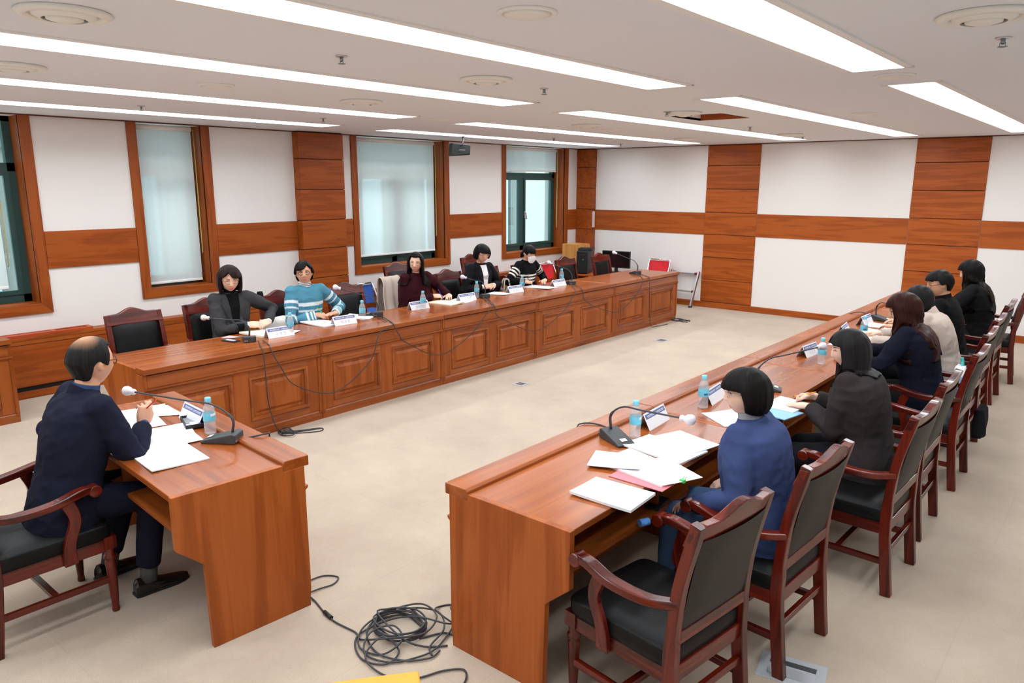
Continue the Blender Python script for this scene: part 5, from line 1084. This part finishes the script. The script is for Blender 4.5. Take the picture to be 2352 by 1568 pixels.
a = MB(); a.box(-.09,.02,-.04,.01,.004,.012); o = part('calculator', a, M['grey'], None, bevel=.002); o.location = (4.485,1.885,RT+.007); o.rotation_euler = (0,0,math.radians(-18)); tag(o, 'small grey calculator inside the black tray', 'calculator')
a = MB(); a.tube([(-.02,.028,.012),(.085,.028,.012)], .007, 8); o = part('pen', a, mat('blue_pen', srgb(60,70,190), .35)); o.location = (4.485,1.885,RT+.007); o.rotation_euler = (0,0,math.radians(-18)); tag(o, 'blue pen inside the black tray', 'pen')
a = MB(); a.box(.02,.09,-.02,.008,.004,.016); o = part('eraser', a, M['paper'], None, bevel=.003); o.location = (4.485,1.885,RT+.007); o.rotation_euler = (0,0,math.radians(-18)); tag(o, 'white eraser inside the black tray', 'eraser')
# window-side row
sheet('thick white book under the hands of the woman in the charcoal blazer', 2.33, 3.62, LT, -80, .22, .30, .016, 'cream_p', 'book', 'book', None, .004)
sheet('white sheet between the charcoal blazer and her name card', 2.42, 3.80, LT, -70, .2, .25, .002, 'paper', 'paper_sheet', 'paper', GP, .004, 31)
sheet('open white binder before the man in the striped sweater', 2.33, 4.30, LT, -84, .24, .36, .012, 'paper', 'binder', 'binder', None, .006)
sheet('white sheets beside the man in the striped sweater', 2.31, 4.78, LT, -60, .21, .297, .004, 'paper', 'paper_sheet', 'paper', GP, .006, 32)
sheet('open cream notebook before the woman in plum', 2.34, 6.02, LT, -84, .24, .36, .012, 'cream_p', 'notebook', 'notebook', None, .006)
sheet('white sheet beside the cream notebook of the woman in plum', 2.36, 6.24, LT, -76, .2, .26, .002, 'paper', 'paper_sheet', 'paper', GP, .004, 33)
sheet('spiral notebook before the woman in the black blazer', 2.32, 6.98, LT, -80, .2, .26, .008, 'paper', 'notebook', 'notebook', None, .004)
sheet('white sheets under the hand of the masked woman', 2.33, 7.80, LT, -86, .26, .42, .004, 'paper', 'paper_sheet', 'paper', GP, .006, 34)
M['foldcover'] = mat('pinkish_card', srgb(206,184,180), .7); sheet('pinkish card tucked beside the book of the charcoal blazer', 2.27, 3.36, LT, -70, .1, .12, .004, 'foldcover', 'card', 'card', None, .004)
def phone(label, x, y, z, az, m='black'):
    t = thing('phone', label, 'phone', (x,y,z), math.radians(az)); a = MB(); a.box(-.038,.038,-.078,.078,0,.009); part('case', a, M['dark'], t, bevel=.004); a = MB(); a.box(-.034,.034,-.072,.072,.009,.0093); part('screen', a, M['black'], t)
    return t
t = phone('black phone with coloured stickers before the woman in the charcoal blazer', 2.42, 3.28, LT, -75)
for x0, x1, y0, y1, c_ in ((-.02,.012,-.055,.045,(236,236,244)),(-.032,-.02,-.05,0,(60,60,200)),(.012,.026,-.01,.04,(220,70,70))):
    a = MB(); a.box(x0,x1,y0,y1,.0094,.0097); part('sticker', a, mat('sticker', srgb(*c_), .5), t)
phone('dark phone beside the man in the striped sweater', 2.30, 4.98-.10, LT+.006, -50); phone('dark phone before the masked woman at the end', 2.32, 8.20, LT, -60); phone('black phone on the under-desk shelf of the right-hand row', 6.80, 3.02, RT-.188, 10)
def pen(label, p0, p1, col, tip=(40,40,40)):
    p0, p1 = Vector(p0), Vector(p1); t = thing('pen', label, 'pen'); d = (p1-p0); a = MB(); a.tube([p0+d*.1, p0+d*.95, p1], [.0042,.0042,.003], 8); part('barrel', a, mat('pen_'+str(col), srgb(*col), .35), t); a = MB(); a.tube([p0, p0+d*.1], [.001,.0036], 8); part('tip', a, mat('tip', srgb(*tip), .4), t); return t
def hold(J, q, out, ln=.15, drop=.0):
    W = J['W'][q]; return W
Mh_ = JH['M']; hp = lambda J, q, v: J['M'] @ (J['W'][q]+Vector(v))
def wp(J, q, f, l, b):      # point in the hand's own directions
    pass
h = JH['M'] @ JH['W']['R']; pen('red pen in the raised hand of the man in the dark suit', h+Vector((-.10,.02,.02)), h+Vector((.10,.035,.145)), (226,54,50), (200,40,40))
h = J2['M'] @ J2['W']['R']; pen('green pen of the man in the striped sweater', h+Vector((.055,.10,-.055)), h+Vector((-.02,.02,.07)), (60,190,70))
h = J3['M'] @ J3['W']['R']; pen('violet pen of the woman in plum', h+Vector((.08,.09,-.055)), h+Vector((.02,.05,.075)), (70,50,160))
h = J5['M'] @ J5['W']['R']; pen('black pen of the masked woman', h+Vector((.08,.09,-.058)), h+Vector((0,.02,.065)), (36,36,40))
h = JB['M'] @ JB['W']['R']; pen('orange pencil of the woman in the dark brown jacket', h+Vector((-.12,-.03,-.02)), h+Vector((.03,-.06,.045)), (240,150,40), (60,40,30))
pen('red and white pen lying by the woman in the dark brown jacket', (6.74,4.34,RT+.022), (6.70,4.48,RT+.022), (226,90,96))
# ---------------------------------------------------------------- things along the walls, on chairs and on the floor
def folding_chair(label, x, y, rz, col, lean=0):
    t = thing('folding_chair', label, 'chair', (x,y,0), rz, 'steel folding chairs'); fm = mat('folding_seat_'+str(col), srgb(*col), .7, bump=.2, bscale=200)
    for s in (-1,1):
        a = MB(); a.tube(sweep([(s*.20,.20,.012),(s*.20,.02,.42),(s*.195,-.14,.76),(s*.17,-.155,.80)],5), .011, 8); part('leg', a, M['chrome'], t)
        a = MB(); a.tube([(s*.185,-.24,.012),(s*.185,.12,.43)], .011, 8); part('leg', a, M['chrome'], t)
    a = MB(); a.tube([(-.17,-.155,.80),(.17,-.155,.80)], .011, 8); part('top_bar', a, M['chrome'], t)
    a = MB(); a.tube([(-.185,-.20,.08),(.185,-.20,.08)], .008, 8); part('stretcher', a, M['chrome'], t)
    a = MB(); a.box(-.19,.19,-.16,.22,.425,.465); part('seat', a, fm, t, bevel=.015)
    a = MB(); n = 10; R = []
    for i in range(n+1):
        u = -1+2*i/n; yb = -.028*(1-u*u); R.append([(u*.195,-.125+yb,.53),(u*.195,-.105+yb,.53),(u*.195,-.15+yb,.775),(u*.195,-.17+yb,.775)])
    a.rings(R, smooth=False); part('backrest', a, fm, t, bevel=.006, fix=True); return t
folding_chair('blue steel folding chair behind the beige coat chair', .72, 6.22, -PI/2+.1, (44,84,160))
folding_chair('red steel folding chair behind the masked woman', .95, 9.92, -PI/2, (206,34,44))
folding_chair('red steel folding chair standing alone by the far wall', 1.95, 11.62, PI+.1, (206,34,44))
# step ladder leaning at the far wall
t = thing('step_ladder', 'aluminium step ladder leaning against the far wall', 'ladder', (0,0,0))
for x0, sgn in ((2.57,1),(2.12,-1)):
    a = MB(); a.bar([(x0-.02*sgn,11.80,.0),(x0+.03*sgn,11.97,.62)], .028, .06, up=(0,1,0)); part('side_rail', a, M['alu'], t, bevel=.004)
for k, z in ((.42,.27),(.95,.575)):
    a = MB(); a.box(2.13,2.57,11.775+.17*k,11.835+.17*k,z-.012,z+.012); part('tread', a, M['alu'], t, bevel=.003)
    for xx in (2.13,2.55):
        a = MB(); a.box(xx-.02,xx+.02,11.77+.17*k,11.84+.17*k,z-.02,z+.02); part('tread_bracket', a, mat('dark_red_plastic', srgb(120,30,40), .5), t, bevel=.004)
a = MB(); a.box(2.525,2.575,11.77,11.83,0,.025); part('foot', a, M['dark'], t)
# cabinet with computer in the window corner
M['tanwood'] = wood('light_tan_veneer', srgb(176,118,58), srgb(196,136,72), srgb(210,152,86), 'z', 1, .4, .1, .1)
t = thing('tall_cabinet', 'light tan wooden cabinet in the window corner', 'cabinet', (0,0,0))
a = MB(); a.box(.20,.56,11.20,11.58,0,1.02); part('body', a, M['tanwood'], t, bevel=.004); a = MB(); a.box(.56,.572,11.21,11.57,.05,1.0); part('door', a, M['tanwood'], t, bevel=.002)
t = thing('computer_desk', 'low brown desk carrying the computer tower and the monitor', 'desk', (0,0,0))
a = MB(); a.box(.62,1.75,10.75,11.6,.52,.55); part('top', a, M['panel_x'], t, bevel=.003); a = MB(); a.box(.64,.67,10.78,11.58,0,.52); part('side', a, M['panel_z'], t); a = MB(); a.box(1.70,1.73,10.78,11.58,0,.52); part('side', a, M['panel_z'], t); a = MB(); a.box(.67,1.70,11.53,11.56,.1,.52); part('back', a, M['panel_x'], t)
t = thing('computer_tower', 'black computer tower standing on the low desk', 'computer', (.86,10.98,.551), math.radians(20))
a = MB(); a.box(-.10,.10,-.19,.21,.012,.40); part('case', a, M['dark'], t, bevel=.006); a = MB(); a.box(-.095,.095,-.205,-.19,.015,.39); part('front', a, M['black'], t, bevel=.006)
a = MB(); a.box(-.06,.06,-.208,-.204,.33,.345); part('drive_slot', a, M['dark'], t); a = MB(); a.box(.02,.03,-.208,-.204,.25,.26); part('power_light', a, mat('blue_led', srgb(120,190,255), .3, emit=1), t)
for sx in (-.08,.08):
    a = MB(); a.box(sx-.015,sx+.015,-.17,.19,0,.012); part('foot', a, M['dark'], t)
t = thing('wireless_receiver', 'black receiver box on top of the computer tower', 'receiver', (.86,10.98,.9515), math.radians(20)); a = MB(); a.box(-.09,.16,-.12,.10,0,.045); part('case', a, M['dark'], t, bevel=.004); a = MB(); a.lathe([(.02,-.121),(.02,-.128),(.012,-.13)],14); a.xform(Matrix.Translation((-.03,0,.022)) @ Matrix.Rotation(PI/2,4,'X') @ Matrix.Translation((0,0,0))); part('dial', a, M['grey'], t)
t = thing('monitor', 'black flat monitor facing the room at the far wall', 'monitor', (1.27,11.38,.551), math.radians(8))
a = MB(); a.box(-.27,.27,-.02,.025,.085,.385); part('housing', a, M['dark'], t, bevel=.006); a = MB(); a.box(-.255,.255,-.0215,-.0195,.105,.372); part('screen', a, mat('off_screen', srgb(20,14,16), .15), t); a = MB(); a.box(-.03,.03,.0,.03,.0,.2); a.box(-.11,.11,-.07,.1,0,.012); part('stand', a, M['dark'], t)
# notice on the corner column
t = thing('notice_sheet', 'white notice sheet with a yellow dot on the corner column', 'notice', (0,0,0)); a = MB(); a.box(.3705,.372,11.915,12.0,1.30,1.60); part('sheet', a, M['paper'], t); a = MB(); a.box(.372,.374,11.985,12.005,1.45,1.48); part('dot', a, mat('yellow_dot', srgb(226,190,50), .5), t)
# coat draped over the chair of the woman in plum
def drape(name, label, cat, m, rows, thick=.012, loc=(0,0,0)):
    n = len(rows[0]); vs = [tuple(p) for r in rows for p in r]; fs = [(j*n+i, j*n+i+1, (j+1)*n+i+1, (j+1)*n+i) for j in range(len(rows)-1) for i in range(n-1)]
    a = MB(); a.add(vs, fs, True); o = part(name, a, m); o.location = loc; md = o.modifiers.new('thickness','SOLIDIFY'); md.thickness = thick; md.offset = 0
    s = o.modifiers.new('smooth','SUBSURF'); s.levels = 1; s.render_levels = 1; return tag(o, label, cat)
rows = []
for k in range(19):
    v = k/18; row = []
    for i in range(13):
        u = i/12; y = 5.60+.30*u+.02*math.sin(v*5); fold = .012*math.sin(u*17+v*2)+.006*math.sin(u*31)
        if v < .42: q = v/.42; x = 1.58+fold*q; z = .50+.49*q; x += .0
        elif v < .58: q = (v-.42)/.16; x = 1.58+.13*q+fold; z = .99+.045*math.sin(q*PI)
        else: q = (v-.58)/.42; x = 1.71+.13*q+.05*q*q+fold*1.4; z = .99-.40*q
        row.append((x, y-.14*max(0,(v-.58))*(1-u)*1.6, z))
    rows.append(row)
drape('draped_coat', 'beige coat hung over the chair of the woman in plum', 'coat', M['beigecoat'], rows)
# bags
def bag(name, label, x, y, z, w_, d_, h_, m, rz=0, soft=.03, handle=None, hm=None):
    t = thing(name, label, 'bag', (x,y,z), rz); R = []
    for k in range(9):
        v = k/8; sx = w_*(1+.10*math.sin(v*PI))*(1-.12*v); sy = d_*(1-.35*v+.15*math.sin(v*PI)); ring = []
        for i in range(24):
            q = 2*PI*i/24; c_, s_ = math.cos(q), math.sin(q); ring.append((sx*math.copysign(abs(c_)**.6,c_), sy*math.copysign(abs(s_)**.6,s_)+.006*math.sin(q*5+v*4), h_*v+soft*math.sin(q*2+1)*v*v*.5))
        R.append(ring)
    a = MB(); a.rings(R); part('body', a, m, t)
    if handle:
        for s in (-1,1):
            a = MB(); a.bar(sweep([(-w_*.5,s*d_*.5,h_*.9),(-w_*.35,s*d_*.3,h_+handle*.8),(0,s*d_*.2,h_+handle),(w_*.35,s*d_*.3,h_+handle*.8),(w_*.5,s*d_*.5,h_*.9)],5), .02, .005, up=(0,1,0)); part('handle', a, hm or m, t)
    return t
bag('tote_bag', 'white cloth tote bag between the charcoal blazer and the striped sweater', 1.98, 3.98, .49, .16, .07, .31, mat('white_canvas', srgb(226,224,216), .95, bump=.3, bscale=150), -PI/2)
bag('handbag', 'small dark green handbag with pale straps beside the masked woman', 2.02, 7.46, .49, .13, .06, .24, mat('dark_green_leather', srgb(36,52,50), .5), -PI/2, .01, .14, mat('pale_strap', srgb(190,184,166), .6))
a = MB(); a.bar(sweep([(1.70,4.06,.62),(1.665,4.06,.86),(1.66,4.06,1.0),(1.63,4.06,1.02),(1.60,4.06,.9)],5), .045, .012, up=(1,0,0)); o = part('bag_strap', a, M['blackwool']); tag(o, 'black bag strap hung over the chair post of the striped-sweater man', 'strap')
t = bag('plastic_bag', 'light blue and white plastic bag on the chair beside the beige coat', 7.48, 6.56, .488, .10, .06, .16, mat('light_blue_bag', srgb(120,180,240), .4, var=.15, vscale=14), PI/2, .02)
a = MB(); R = [[(.09*math.copysign(abs(math.cos(q))**.6,math.cos(q))*(1-.4*k), .05*math.copysign(abs(math.sin(q))**.6,math.sin(q))*(1-.3*k), .15+.075*k+.02*math.sin(q*3)*k) for q in [2*PI*i/20 for i in range(20)]] for k in (0,.5,1)]; a.rings(R); part('white_lining', a, M['whiteshirt'], t)
a = MB(); a.tube(sweep([(.06,0,.2),(.075,0,.25),(.08,.01,.29)],4), [.016]*4+[.012]*5, 8); part('cap_end', a, mat('teal_cap', srgb(80,196,186), .4), t)
bag('pouch', 'black bag hanging low behind the chair of the woman in the navy cardigan', 7.72, 6.02, .36, .11, .04, .20, M['blackwool'], PI/2, .01)
# floor outlets and plates
M['plategrey'] = mat('pale_grey_plate', srgb(178,182,186), .5)
def floor_box(label, x, y, w_, d_, rz=0):
    t = thing('floor_outlet', label, 'outlet', (x,y,0), rz, 'metal floor outlets'); a = MB(); a.box(-w_,w_,-d_,d_,0,.004); part('plate', a, M['plategrey'], t, bevel=.001); a = MB(); a.box(-w_*.7,w_*.7,-d_*.6,d_*.1,.004,.0055); part('lid', a, M['alu'], t); a = MB(); a.box(-w_*.7,w_*.7,d_*.25,d_*.6,.004,.0048); part('slot', a, M['micgrey'], t); return t
floor_box('square metal floor outlet in the middle of the carpet', 3.53, 5.95, .07, .07); floor_box('square metal floor outlet nearer the far wall', 3.56, 8.97, .08, .10); floor_box('dark floor outlet below the head desk', 5.25, 1.57, .03, .03)
floor_box('grey metal plate on the carpet between the two nearest chairs', 7.50, 3.02, .14, .10, .2)
# yellow crate whose top corner shows at the bottom of the photo
t = thing('storage_box', 'yellow box whose top corner peeks in at the bottom edge of the photo', 'box', (6.96,1.30,0), math.atan2(-.79,-.61)); ym = mat('yellow_card', srgb(216,150,48), .6)
a = MB(); a.box(0,.42,0,.30,0,.66); part('body', a, ym, t, bevel=.006); a = MB(); a.box(-.008,.428,-.008,.308,.66,.70); part('lid', a, ym, t, bevel=.01, seg=3)
